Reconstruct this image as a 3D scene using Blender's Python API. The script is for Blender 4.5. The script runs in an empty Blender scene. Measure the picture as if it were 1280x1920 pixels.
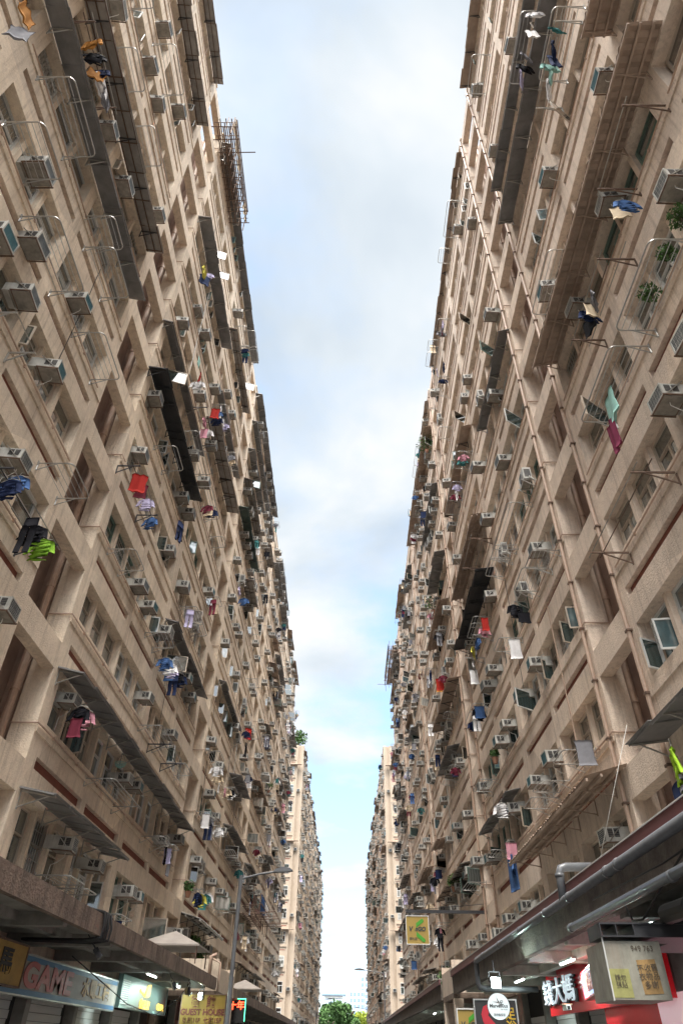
import bpy, math, random
import numpy as np
from mathutils import Matrix, Vector
random.seed(11)
R = math.radians
scene = bpy.context.scene
COL = scene.collection

# ------------------------------------------------------------------ camera
def cam_inv(X, U, d, p=.688698, r=.0152, y=.013256):
    c, s = math.cos(r), math.sin(r); X, U = c*X - s*U, s*X + c*U
    c, s = math.cos(p), math.sin(p); Y = c*d - s*U; Z = s*d + c*U
    c, s = math.cos(y), math.sin(y)
    return Vector((c*X - s*Y, s*X + c*Y, Z))
cam = bpy.data.cameras.new('camera'); cam.sensor_fit = 'VERTICAL'; cam.sensor_height = 36
cam.lens = 1225/1920*36; cam.clip_start = .05; cam.clip_end = 4000
co = bpy.data.objects.new('camera', cam); COL.objects.link(co)
rx, ry, rz = cam_inv(1, 0, 0), cam_inv(0, 1, 0), -cam_inv(0, 0, 1)
M = Matrix((rx, ry, rz)).transposed().to_4x4(); M.translation = (0, 0, 1.6)
co.matrix_world = M; scene.camera = co

# ------------------------------------------------------------------ world, sun, exposure
SUN_EL, SUN_AZ = R(66), R(184)      # high, behind the camera, veiled by cloud
wd = bpy.data.worlds.new('World'); scene.world = wd; wd.use_nodes = True
nt = wd.node_tree; nt.nodes.clear()
def N(nt, t, **k):
    n = nt.nodes.new(t)
    for a, b in k.items(): setattr(n, a, b)
    return n
def MATH(nt, op, a, b=None, c=None, clamp=False):
    n = nt.nodes.new('ShaderNodeMath'); n.operation = op; n.use_clamp = clamp
    for i, v in enumerate((a, b, c)):
        if v is None: continue
        if isinstance(v, (int, float)): n.inputs[i].default_value = v
        else: nt.links.new(v, n.inputs[i])
    return n.outputs[0]
def RAMP(nt, fac, stops, mode='LINEAR'):
    n = nt.nodes.new('ShaderNodeValToRGB'); n.color_ramp.interpolation = mode
    e = n.color_ramp.elements
    while len(e) < len(stops): e.new(.5)
    for el, (p, c) in zip(e, stops):
        el.position = p; el.color = (*c, 1) if len(c) == 3 else c
    nt.links.new(fac, n.inputs[0]); return n.outputs[0]
def MIX(nt, f, a, b, mode='MIX'):
    n = nt.nodes.new('ShaderNodeMix'); n.data_type = 'RGBA'; n.blend_type = mode
    for i, v in ((0, f), (6, a), (7, b)):
        if isinstance(v, (int, float)): n.inputs[i].default_value = v
        elif isinstance(v, tuple): n.inputs[i].default_value = (*v, 1)
        else: nt.links.new(v, n.inputs[i])
    return n.outputs[2]
sky = N(nt, 'ShaderNodeTexSky', sky_type='NISHITA', sun_disc=False, sun_elevation=SUN_EL, sun_rotation=SUN_AZ)
bgs = N(nt, 'ShaderNodeBackground'); bgs.inputs[1].default_value = .03
tc = N(nt, 'ShaderNodeTexCoord')
sep = N(nt, 'ShaderNodeSeparateXYZ'); nt.links.new(tc.outputs['Generated'], sep.inputs[0])
# flatten the dome so clouds stretch towards the horizon
zz = MATH(nt, 'ADD', MATH(nt, 'MAXIMUM', sep.outputs[2], 0.0), .16)
cx = MATH(nt, 'DIVIDE', sep.outputs[0], zz); cy = MATH(nt, 'DIVIDE', sep.outputs[1], zz)
cmb = N(nt, 'ShaderNodeCombineXYZ'); nt.links.new(cx, cmb.inputs[0]); nt.links.new(cy, cmb.inputs[1])
mp = N(nt, 'ShaderNodeMapping'); mp.inputs['Location'].default_value = (5.3, 2.6, 0)
nt.links.new(cmb.outputs[0], mp.inputs[0])
n1 = N(nt, 'ShaderNodeTexNoise'); n1.inputs['Scale'].default_value = 1.5; n1.inputs['Detail'].default_value = 8; n1.inputs['Roughness'].default_value = .52
nt.links.new(mp.outputs[0], n1.inputs['Vector'])
n2 = N(nt, 'ShaderNodeTexNoise'); n2.inputs['Scale'].default_value = 2.1; n2.inputs['Detail'].default_value = 5
n2.inputs['Roughness'].default_value = .5; n2.inputs['Distortion'].default_value = .3
nt.links.new(mp.outputs[0], n2.inputs['Vector'])
# blue gaps open only towards the low far sky, thick cloud overhead
gap = MATH(nt, 'SUBTRACT', n1.outputs[0], MATH(nt, 'MULTIPLY', MATH(nt, 'MINIMUM', cy, 2.4), .085))
cover = RAMP(nt, gap, [(.30, (0, 0, 0)), (.385, (.75, .75, .75)), (.45, (1, 1, 1))])
lift = MATH(nt, 'MULTIPLY', MATH(nt, 'MINIMUM', cy, 2.5), .07)
shade = RAMP(nt, MATH(nt, 'ADD', n2.outputs[0], lift), [(.40, (.62, .71, .80)), (.56, (.80, .87, .93)), (.70, (1.03, 1.03, 1.03))])
glow = MATH(nt, 'MULTIPLY', MATH(nt, 'MULTIPLY', MATH(nt, 'SUBTRACT', 0.17, sep.outputs[1]), 4.5, clamp=True), MATH(nt, 'POWER', MATH(nt, 'MAXIMUM', sep.outputs[2], 0.0), 2.0))   # brightening added to the unseen sky above and behind, to light the facades
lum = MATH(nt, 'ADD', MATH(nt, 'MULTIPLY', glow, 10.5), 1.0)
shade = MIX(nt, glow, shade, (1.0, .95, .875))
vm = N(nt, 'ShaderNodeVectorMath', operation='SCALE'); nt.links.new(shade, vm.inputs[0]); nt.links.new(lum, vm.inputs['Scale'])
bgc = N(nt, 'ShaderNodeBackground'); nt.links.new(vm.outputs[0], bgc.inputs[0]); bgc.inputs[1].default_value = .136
# the clear sky seen between clouds is milky near the horizon
tint = N(nt, 'ShaderNodeBackground'); tint.inputs[0].default_value = (.45, .68, .98, 1); tint.inputs[1].default_value = .086
add = N(nt, 'ShaderNodeAddShader'); nt.links.new(bgs.outputs[0], add.inputs[0]); nt.links.new(tint.outputs[0], add.inputs[1])
nt.links.new(sky.outputs[0], bgs.inputs[0])
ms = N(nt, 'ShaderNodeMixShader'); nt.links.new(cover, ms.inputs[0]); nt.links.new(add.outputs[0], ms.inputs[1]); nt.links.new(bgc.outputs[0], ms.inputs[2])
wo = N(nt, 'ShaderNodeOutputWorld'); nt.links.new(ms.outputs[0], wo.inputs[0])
sl = bpy.data.lights.new('sun', 'SUN'); sl.energy = .8; sl.angle = R(24); sl.color = (1, .95, .87)
so = bpy.data.objects.new('sun', sl); COL.objects.link(so)
sdir = Vector((math.sin(SUN_AZ)*math.cos(SUN_EL), math.cos(SUN_AZ)*math.cos(SUN_EL), math.sin(SUN_EL)))
so.rotation_euler = sdir.to_track_quat('Z', 'Y').to_euler()
scene.view_settings.view_transform = 'Standard'; scene.view_settings.look = 'None'
scene.view_settings.exposure = 2.95; scene.view_settings.gamma = 1
scene.cycles.max_bounces = 6; scene.cycles.diffuse_bounces = 4; scene.cycles.glossy_bounces = 2
scene.cycles.use_denoising = True

# ------------------------------------------------------------------ materials
def mat(name, col, rough=.7, metal=0., emit=None, estr=0., nz=0., nscale=3., bump=0., bscale=40., isl=0., streak=0., spec=.5, streakcol=None, grime=False, sthr=.50, smul=1.):
    m = bpy.data.materials.new(name); m.use_nodes = True
    t = m.node_tree; b = t.nodes['Principled BSDF']
    b.inputs['Base Color'].default_value = (*col, 1); b.inputs['Roughness'].default_value = rough
    b.inputs['Metallic'].default_value = metal; b.inputs['Specular IOR Level'].default_value = spec
    c = None
    if nz or isl or streak:
        ge = N(t, 'ShaderNodeNewGeometry')
        c = N(t, 'ShaderNodeRGB'); c.outputs[0].default_value = (*col, 1); c = c.outputs[0]
        if nz:
            n = N(t, 'ShaderNodeTexNoise'); n.inputs['Scale'].default_value = nscale; n.inputs['Detail'].default_value = 6; n.inputs['Roughness'].default_value = .65
            t.links.new(ge.outputs['Position'], n.inputs['Vector'])
            f = RAMP(t, n.outputs[0], [(.3, (1-nz,)*3), (.7, (1+nz*.5,)*3)])
            c = MIX(t, 1., c, f, 'MULTIPLY')
        if streak:
            mpn = N(t, 'ShaderNodeMapping'); mpn.inputs['Scale'].default_value = (3.2*smul, 3.2*smul, .22+.25*(smul < 1))
            t.links.new(ge.outputs['Position'], mpn.inputs[0])
            n = N(t, 'ShaderNodeTexNoise'); n.inputs['Scale'].default_value = 2.2; n.inputs['Detail'].default_value = 5; n.inputs['Roughness'].default_value = .7
            t.links.new(mpn.outputs[0], n.inputs['Vector'])
            f = RAMP(t, n.outputs[0], [(sthr, (0, 0, 0)), (sthr+.18, (1, 1, 1))])
            fm = MATH(t, 'MULTIPLY', f, streak)
            c = MIX(t, fm, c, streakcol or tuple(x*.35 for x in col))
        if grime:      # patches of repainting, mould and rust runs
            n = N(t, 'ShaderNodeTexVoronoi'); n.feature = 'F1'; n.inputs['Scale'].default_value = .21; n.inputs['Randomness'].default_value = 1
            mv = N(t, 'ShaderNodeMapping'); mv.inputs['Scale'].default_value = (1, .8, 1.6); t.links.new(ge.outputs['Position'], mv.inputs[0]); t.links.new(mv.outputs[0], n.inputs['Vector'])
            f = RAMP(t, n.outputs['Color'], [(.0, (.78, .77, .76)), (.5, (1, 1, 1)), (1, (1.06, 1.05, 1.02))]); c = MIX(t, 1., c, f, 'MULTIPLY')
            mg = N(t, 'ShaderNodeMapping'); mg.inputs['Scale'].default_value = (2.2, 2.2, .28); t.links.new(ge.outputs['Position'], mg.inputs[0])
            n = N(t, 'ShaderNodeTexNoise'); n.inputs['Scale'].default_value = 1.6; n.inputs['Detail'].default_value = 8; n.inputs['Roughness'].default_value = .75; t.links.new(mg.outputs[0], n.inputs['Vector'])
            f = RAMP(t, n.outputs[0], [(.60, (0, 0, 0)), (.74, (.6, .6, .6))]); c = MIX(t, f, c, (.17, .13, .105))
            n = N(t, 'ShaderNodeTexNoise'); n.inputs['Scale'].default_value = 9; n.inputs['Detail'].default_value = 6; n.inputs['Roughness'].default_value = .8; t.links.new(ge.outputs['Position'], n.inputs['Vector'])
            f = RAMP(t, n.outputs[0], [(.36, (.90, .89, .88)), (.62, (1.04, 1.04, 1.04))]); c = MIX(t, 1., c, f, 'MULTIPLY')
        if isl:
            f = RAMP(t, ge.outputs['Random Per Island'], [(0, (1-isl,)*3), (1, (1+isl*.5,)*3)])
            c = MIX(t, 1., c, f, 'MULTIPLY')
        t.links.new(c, b.inputs['Base Color'])
    if bump:
        ge = N(t, 'ShaderNodeNewGeometry')
        n = N(t, 'ShaderNodeTexNoise'); n.inputs['Scale'].default_value = bscale; n.inputs['Detail'].default_value = 4
        t.links.new(ge.outputs['Position'], n.inputs['Vector'])
        bp = N(t, 'ShaderNodeBump'); bp.inputs['Strength'].default_value = bump; bp.inputs['Distance'].default_value = .02
        t.links.new(n.outputs[0], bp.inputs['Height']); t.links.new(bp.outputs[0], b.inputs['Normal'])
    if emit:
        b.inputs['Emission Color'].default_value = (*emit, 1); b.inputs['Emission Strength'].default_value = estr
    return m
WALL_L = mat('render_wall_left', (.79, .665, .53), .85, nz=.16, nscale=1.3, bump=1., bscale=26, streak=.50, streakcol=(.36, .27, .20), grime=True)
WALL_R = mat('render_wall_right', (.78, .65, .54), .85, nz=.16, nscale=1.2, bump=1., bscale=26, streak=.50, streakcol=(.36, .27, .21), grime=True)
CREAM = mat('cream_render', (.44, .355, .275), .8, nz=.10, nscale=.5, bump=.2, bscale=12, streak=.10)
PANEL = mat('redbrown_panel', (.24, .085, .06), .8, nz=.25, nscale=3)
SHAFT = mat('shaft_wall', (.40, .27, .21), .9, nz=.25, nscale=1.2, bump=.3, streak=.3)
PIPE = mat('painted_pipe', (.47, .335, .255), .5, nz=.2, nscale=4)
FRAME_B = mat('brown_frame', (.50, .42, .34), .5, isl=.3)
FRAME_W = mat('white_frame', (.62, .62, .60), .4, isl=.25)
FRAME_G = mat('green_frame', (.13, .20, .17), .5, isl=.25)
def glass_mat():
    m = bpy.data.materials.new('window_glass'); m.use_nodes = True; t = m.node_tree; b = t.nodes['Principled BSDF']
    ge = N(t, 'ShaderNodeNewGeometry')
    c = RAMP(t, ge.outputs['Random Per Island'], [(0, (.010, .012, .012)), (.24, (.03, .037, .036)), (.44, (.06, .085, .08)), (.60, (.17, .18, .17)), (.78, (.38, .38, .35)), (.88, (.10, .17, .19)), (.94, (.55, .55, .52))], 'CONSTANT')
    # hanging curtains and blinds behind the panes
    n = N(t, 'ShaderNodeTexWave'); n.inputs['Scale'].default_value = 3.2; n.inputs['Distortion'].default_value = 3.; n.bands_direction = 'Y'
    t.links.new(ge.outputs['Position'], n.inputs['Vector'])
    f = RAMP(t, n.outputs[0], [(0, (.6,)*3), (1, (1.1,)*3)])
    c = MIX(t, 1., c, f, 'MULTIPLY')
    t.links.new(c, b.inputs['Base Color']); b.inputs['Roughness'].default_value = .05; b.inputs['IOR'].default_value = 1.62
    b.inputs['Specular IOR Level'].default_value = .85; b.inputs['Coat Weight'].default_value = 1; b.inputs['Coat IOR'].default_value = 2.1; b.inputs['Coat Roughness'].default_value = .03
    n = N(t, 'ShaderNodeTexNoise'); n.inputs['Scale'].default_value = 1.4; t.links.new(ge.outputs['Position'], n.inputs['Vector'])
    bp = N(t, 'ShaderNodeBump'); bp.inputs['Strength'].default_value = .12; bp.inputs['Distance'].default_value = .05
    t.links.new(n.outputs[0], bp.inputs['Height']); t.links.new(bp.outputs[0], b.inputs['Normal'])
    return m
GLASS = glass_mat()
AC_Y = None
AC_W = mat('ac_casing', (.52, .51, .47), .5, nz=.32, nscale=3, isl=.35, streak=.35, streakcol=(.20, .15, .10))
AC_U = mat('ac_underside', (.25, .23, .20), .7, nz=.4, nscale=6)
AC_D = mat('ac_louvre_dark', (.03, .03, .033), .6)
AC_TEAL = mat('ac_grille_teal', (.075, .20, .24), .5, nz=.2, nscale=9)
AC_GREY = mat('ac_grille_grey', (.20, .23, .25), .5, nz=.2, nscale=9)
AC_NAVY = mat('ac_grille_dark', (.035, .06, .085), .5)
STEEL = mat('rack_steel', (.42, .41, .39), .35, .75)
RUST = mat('rusty_iron', (.17, .11, .08), .7, .3, nz=.4, nscale=8)
DARKIRON = mat('dark_iron', (.05, .05, .055), .5, .4)
SHEET_G = mat('grey_sheet_metal', (.24, .235, .235), .5, .2, nz=.3, nscale=2)
SHEET_L = mat('weathered_sheet', (.34, .315, .29), .55, .1, nz=.35, nscale=2)
SHEET_B = mat('brown_painted_sheet', (.40, .30, .235), .7, nz=.3, nscale=2)
SHEET_K = mat('black_sheet', (.045, .047, .052), .5, .2, nz=.3, nscale=2)
SHEET_GR = mat('green_sheet', (.08, .12, .11), .5, .3, nz=.3, nscale=2)
SHEET_P = mat('pale_corrugated', (.42, .41, .39), .6, nz=.35, nscale=3)
CONC = mat('stained_concrete', (.25, .185, .145), .9, nz=.35, nscale=2.2, bump=.9, bscale=18, streak=.75, streakcol=(.06, .045, .036), sthr=.47, smul=.55)
CONC_D = mat('dark_concrete', (.16, .135, .115), .9, nz=.45, nscale=3, bump=.9, bscale=22)
SOFFIT = mat('soffit_paint', (.30, .29, .26), .85, nz=.4, nscale=1.8, bump=.3)
SOFFIT_W = mat('peeling_white_paint', (.62, .62, .55), .8, nz=.4, nscale=2.5, bump=.4)
MAROON = mat('maroon_metal', (.19, .075, .08), .45, .1, nz=.15, nscale=2)
WHITEM = mat('white_metal', (.70, .69, .66), .5, nz=.15, nscale=3)
GPIPE = mat('grey_pvc', (.13, .135, .145), .35, nz=.2, nscale=5)
CABLE = mat('black_cable', (.015, .015, .016), .5)
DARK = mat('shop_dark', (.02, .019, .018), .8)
FOL = mat('foliage', (.075, .15, .045), .6, isl=.6, spec=.2)
FOL2 = mat('yellow_foliage', (.30, .36, .045), .6, isl=.4, spec=.2)
BARK = mat('bark', (.09, .07, .05), .9)
TERRA = mat('pot', (.33, .17, .11), .8)
ASPH = mat('asphalt', (.05, .05, .052), .9, nz=.3, bump=.4)
PAVE = mat('paving', (.22, .21, .19), .9, nz=.2)
PAINTW = mat('road_paint', (.7, .7, .68), .7)
TOWER = mat('tower_pale', (.62, .72, .84), .4, nz=.06, nscale=.05)
TOWERG = mat('tower_glass', (.30, .42, .56), .15, .2)
CLOTH = {}
for k, c in dict(black=(.014, .014, .018), navy=(.02, .03, .075), blue=(.06, .12, .27), white=(.74, .73, .74), grey=(.22, .22, .24), lilac=(.46, .42, .60),
                 pink=(.55, .26, .32), magenta=(.24, .05, .10), red=(.33, .025, .02), maroon=(.16, .03, .05), orange=(.42, .19, .05), yellow=(.66, .60, .12),
                 lime=(.20, .38, .04), teal=(.05, .17, .17), mint=(.30, .52, .47), cream=(.62, .50, .36), hivis=(.38, .62, .05)).items():
    CLOTH[k] = mat('cloth_'+k, c, .9, nz=.15, nscale=7, spec=.1)

# ------------------------------------------------------------------ mesh helpers
class MB:
    def __init__(s): s.v = []; s.f = []; s.m = []; s.mats = []
    def mi(s, m):
        if m not in s.mats: s.mats.append(m)
        return s.mats.index(m)
    def add(s, vs, fs, m):
        o = len(s.v); s.v += [tuple(v) for v in vs]; i = s.mi(m)
        for f in fs: s.f.append(tuple(o+a for a in f)); s.m.append(i)
    def box(s, a, b, m, T=None):
        x0, y0, z0 = (min(a[i], b[i]) for i in range(3)); x1, y1, z1 = (max(a[i], b[i]) for i in range(3))
        vs = [(x0,y0,z0),(x1,y0,z0),(x1,y1,z0),(x0,y1,z0),(x0,y0,z1),(x1,y0,z1),(x1,y1,z1),(x0,y1,z1)]
        if T: vs = [T @ Vector(v) for v in vs]
        s.add(vs, [(0,3,2,1),(4,5,6,7),(0,1,5,4),(1,2,6,5),(2,3,7,6),(3,0,4,7)], m)
    def bar(s, p, q, w, m, h=None):
        p, q = Vector(p), Vector(q); d = q-p; L = d.length
        if L < 1e-6: return
        T = Matrix.Translation(p) @ d.to_track_quat('Z', 'Y').to_matrix().to_4x4()
        h = h or w; s.box((-w/2, -h/2, 0), (w/2, h/2, L), m, T)
    def tube(s, pts, r, m, n=8, close=False):
        pts = [Vector(p) for p in pts]; rings = []
        up = None
        for i, p in enumerate(pts):
            a = pts[i-1] if i else (pts[-1] if close else p); b = pts[(i+1) % len(pts)] if (i < len(pts)-1 or close) else p
            d = (b-a).normalized()
            if up is None: up = Vector((0, 0, 1)) if abs(d.z) < .9 else Vector((1, 0, 0))
            x = up.cross(d)
            if x.length < 1e-4: x = Vector((1, .1, 0)).cross(d)
            x.normalize(); y = d.cross(x); up = y if abs(y.dot(d)) < .5 else up
            rings.append([p + (x*math.cos(2*math.pi*k/n) + y*math.sin(2*math.pi*k/n))*r for k in range(n)])
        vs = [v for rr in rings for v in rr]; fs = []
        R_ = len(pts)
        for i in range(R_ if close else R_-1):
            j = (i+1) % R_
            for k in range(n): fs.append((i*n+k, i*n+(k+1) % n, j*n+(k+1) % n, j*n+k))
        if not close: fs += [tuple(range(n-1, -1, -1)), tuple((R_-1)*n+k for k in range(n))]
        s.add(vs, fs, m)
    def quad(s, a, b, c, d, m): s.add([a, b, c, d], [(0, 1, 2, 3)], m)
    def prism(s, poly, axis, t0, t1, m, T=None):
        def P(a, b, t): return {'x': (t, a, b), 'y': (a, t, b), 'z': (a, b, t)}[axis]
        vs = [P(a, b, t0) for a, b in poly] + [P(a, b, t1) for a, b in poly]
        if T: vs = [T @ Vector(v) for v in vs]
        n = len(poly)
        s.add(vs, [tuple(range(n))[::-1], tuple(range(n, 2*n))] + [(i, (i+1) % n, n+(i+1) % n, n+i) for i in range(n)], m)
    def mesh(s, name):
        me = bpy.data.meshes.new(name); me.from_pydata(s.v, [], s.f)
        for m in s.mats: me.materials.append(m)
        me.polygons.foreach_set('material_index', s.m); me.update(); return me
    def obj(s, name, parent=None, M=None):
        return link(name, s.mesh(name), parent, M)
def link(name, me, parent=None, M=None):
    o = bpy.data.objects.new(name, me); COL.objects.link(o)
    if parent: o.parent = parent
    if M is not None: o.matrix_local = M
    return o
def smooth(me):
    me.polygons.foreach_set('use_smooth', [True]*len(me.polygons)); return me
LABELS = {}
def tag(o, label, cat, group=None, kind=None):
    if kind != 'stuff' and label in LABELS: print('DUPLABEL', label)
    LABELS[label] = o
    o['label'] = label
    if kind != 'structure': o['category'] = cat
    if group: o['group'] = group
    if kind: o['kind'] = kind
    return o
def empty(name, M):
    o = bpy.data.objects.new(name, None); COL.objects.link(o); o.matrix_world = M; o.empty_display_size = .1; return o
def structure(o, label=None):
    o['kind'] = 'structure'
    if label: o['label'] = label
    return o

# ------------------------------------------------------------------ street sides
XL, XR = -7.4595, 6.4452
class Side:
    def __init__(s, nm, x, sg, wall): s.nm, s.x, s.sg, s.wall = nm, x, sg, wall
    def P(s, d, u, z): return (s.x + s.sg*d, u, z)
    def M(s, d, u, z):      # local x = out of the wall
        T = Matrix.Translation((s.x + s.sg*d, u, z))
        return T if s.sg > 0 else T @ Matrix.Rotation(math.pi, 4, 'Z')
    def box(s, mb, d0, d1, u0, u1, z0, z1, m): mb.box(s.P(d0, u0, z0), s.P(d1, u1, z1), m)
L = Side('left', XL, 1, WALL_L); Rt = Side('right', XR, -1, WALL_R)
ZT = lambda k: 9.04 + 3*k           # window head of storey k (-1 .. 11)
ROOF = 42.75
SLOT0 = {'left': (13.0, 15.37), 'right': (13.42, 15.6)}
PER = 18.82
ORD = ['first','second','third','fourth','fifth','sixth','seventh','eighth','ninth','tenth','eleventh','twelfth','thirteenth','fourteenth']
NUM = ['one','two','three','four','five','six','seven','eight','nine','ten','eleven','twelve','thirteen']

# modules of one bay, relative to its start
def bay_modules(s, b0, b1):
    """window openings of one storey of one bay: two half bays of six openings"""
    o = b0 + .53; w = (b1-b0-.53*2-.62)/2
    return [(o, o+w), (o+w+.62, o+2*w+.62)]

def shaft_pipes(s, mb, u0, u1, z0, z1):
    off = .22 if s.nm == 'right' else 0
    for du, d, r in ((.10, -.76, .095), (-.12, -.78, .055)):
        u = u1 - du + off
        n = 18; mb.tube([s.P(d, u, z0), s.P(d, u, z1)], r, PIPE, 10)
        z = z0+.7
        while z < z1: mb.tube([s.P(d, u, z), s.P(d, u, z+.12)], r*1.25, PIPE, 10); z += 1.5
    mb.tube([s.P(-1.15, u0+.7, z0), s.P(-1.15, u0+.7, z1)], .05, PIPE, 8)

WIN = []      # (side, block, k, bayindex, module n, u centre, width, zbottom, height)
OCC = {}
def build_block(s, block, u_start, u_end, slots):
    """wall mesh of a block plus the list of its window openings"""
    W = MB(); wm = s.wall
    bays = []; cur = u_start
    for a, b in slots: bays.append((cur, a)); cur = b
    bays.append((cur, u_end))
    bays = [b for b in bays if b[1]-b[0] > 1]
    zbase = 3.2
    for bi, (b0, b1) in enumerate(bays):
        full = b1-b0 > 12
        s.box(W, -.40, -.62, b0, b1, 0, ROOF-.1, wm)               # ribs either side of the light wells
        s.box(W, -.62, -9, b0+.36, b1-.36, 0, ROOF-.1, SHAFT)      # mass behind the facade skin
        rng = random.Random(hash((s.nm == 'left', block, bi)) & 999)
        # solid skin above the shops
        s.box(W, -.40, 0, b0, b1, zbase, ZT(-1)-1.30-.25, wm)
        for k in range(-1, 12):
            zt = ZT(k); zb = zt-1.27 if k >= 0 else zt-1.55
            if k >= 0:
                s.box(W, -.40, 0, b0, b1, zt-3, zt-2.34, wm)        # beam over the storey below
                halves = bay_modules(s, b0, b1) if full else [(b0+.4, b1-.4)]
                # row of sunk red-brown panels
                cuts = []
                for h0, h1 in halves:
                    if full: m_ = (h0+h1)/2; cuts += [(h0, m_-.17), (m_+.17, h1)]
                    else: cuts.append((h0, h1))
                e = b0
                for c0, c1 in cuts:
                    s.box(W, -.40, 0, e, c0, zt-2.34, zt-2.06, wm); s.box(W, -.40, -.13, c0, c1, zt-2.34, zt-2.06, PANEL); e = c1
                s.box(W, -.40, 0, e, b1, zt-2.34, zt-2.06, wm)
                s.box(W, -.40, .0, b0, b1, zt-2.06, zb, wm)         # sill wall
                s.box(W, .001, .035, b0+.05, b1-.05, zt-1.62, zt-1.50, wm)   # shallow drip moulding
            else:
                halves = bay_modules(s, b0, b1) if full else [(b0+.4, b1-.4)]
                s.box(W, -.40, 0, b0, b1, ZT(-1)-1.55, zb, wm) if zb > ZT(-1)-1.55 else None
            # piers and mullions between the openings
            e = b0; n = 0
            for h0, h1 in halves:
                s.box(W, -.40, 0, e, h0, zb, zt, wm); e = h1
                split = rng.random() < .5 if k >= 0 else True
                w = h1-h0; cnt = 6 if full else max(1, round(w/1.27)); st = w/cnt
                for i in range(cnt):
                    m0 = h0+st*i; n += 1
                    WIN.append((s, block, k, bi, n, m0+st/2, st-.14, zb, zt-zb))
                    if i:
                        mid = (i == cnt//2)
                        if mid and split: s.box(W, -.40, -.003, m0-.19, m0+.19, zb, zt, wm)
                        else: s.box(W, -.40, -.14 if not mid else -.06, m0-.07, m0+.07, zb, zt, wm)
            s.box(W, -.40, 0, e, b1, zb, zt, wm)
        # roof edge
        s.box(W, -.40, 0, b0, b1, ZT(11), ROOF, wm)
        s.box(W, -.40, .06, b0-.02, b1+.02, ROOF, ROOF+.14, wm)
        # service pipe along each sill, turning into the shaft
        for k in range(0, 12):
            z = ZT(k)-1.44
            for h0, h1 in (bay_modules(s, b0, b1) if full else []):
                if rng.random() < .75:
                    W.tube([s.P(.055, h0-.3, z), s.P(.055, h1+.05, z)], .022, PIPE, 6)
                    u = h0+.5
                    while u < h1: s.box(W, .0, .07, u, u+.04, z-.05, z+.05, PIPE); u += 1.9
    rc = random.Random(u_end)
    for i in range(26 if block == 0 else 20):       # loose cables and thin waste pipes down the wall
        u = rc.uniform(max(4, u_start), u_end-1); k = rc.randint(-1, 9); z1 = ZT(k)+2.2; ln = rc.uniform(2.5, 9); pts = []
        bay = [b for b in bays if b[0] < u < b[1]]
        if not bay: continue
        m_ = rc.choice([CABLE, CABLE, PIPE, WHITEM])
        for j in range(7): pts.append(s.P(.03+rc.uniform(0, .02), u+(rc.uniform(-.04, .04) if m_ is CABLE else 0), z1+ln-ln*j/6 if z1+ln < ROOF else ROOF-ln*j/6))
        W.tube(pts, .010 if m_ is CABLE else .018, m_, 5)
    # light wells
    for a, b in slots:
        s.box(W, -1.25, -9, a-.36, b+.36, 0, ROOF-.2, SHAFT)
        for k in range(-2, 12):
            z = ZT(k); s.box(W, -.34, -.004, a, b, z, z+.71, wm)
        shaft_pipes(s, W, a, b, 3.2, ROOF-.3)
        for k in range(0, 12):
            z = ZT(k)-1.44
            W.tube([s.P(-.62, b-.04, z), s.P(.05, b-.04, z), s.P(.06, b+.3, z)], .022, PIPE, 6)
        if s.nm == 'right':      # rain pipes down both edges of each well
            for u in (a-.22, b+.20):
                W.tube([s.P(.075, u, 3.6), s.P(.075, u, ROOF)], .05, PIPE, 8)
                z = 4.5
                while z < ROOF: s.box(W, 0, .13, u-.075, u+.075, z, z+.05, RUST); z += 1.5
    return W

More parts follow.
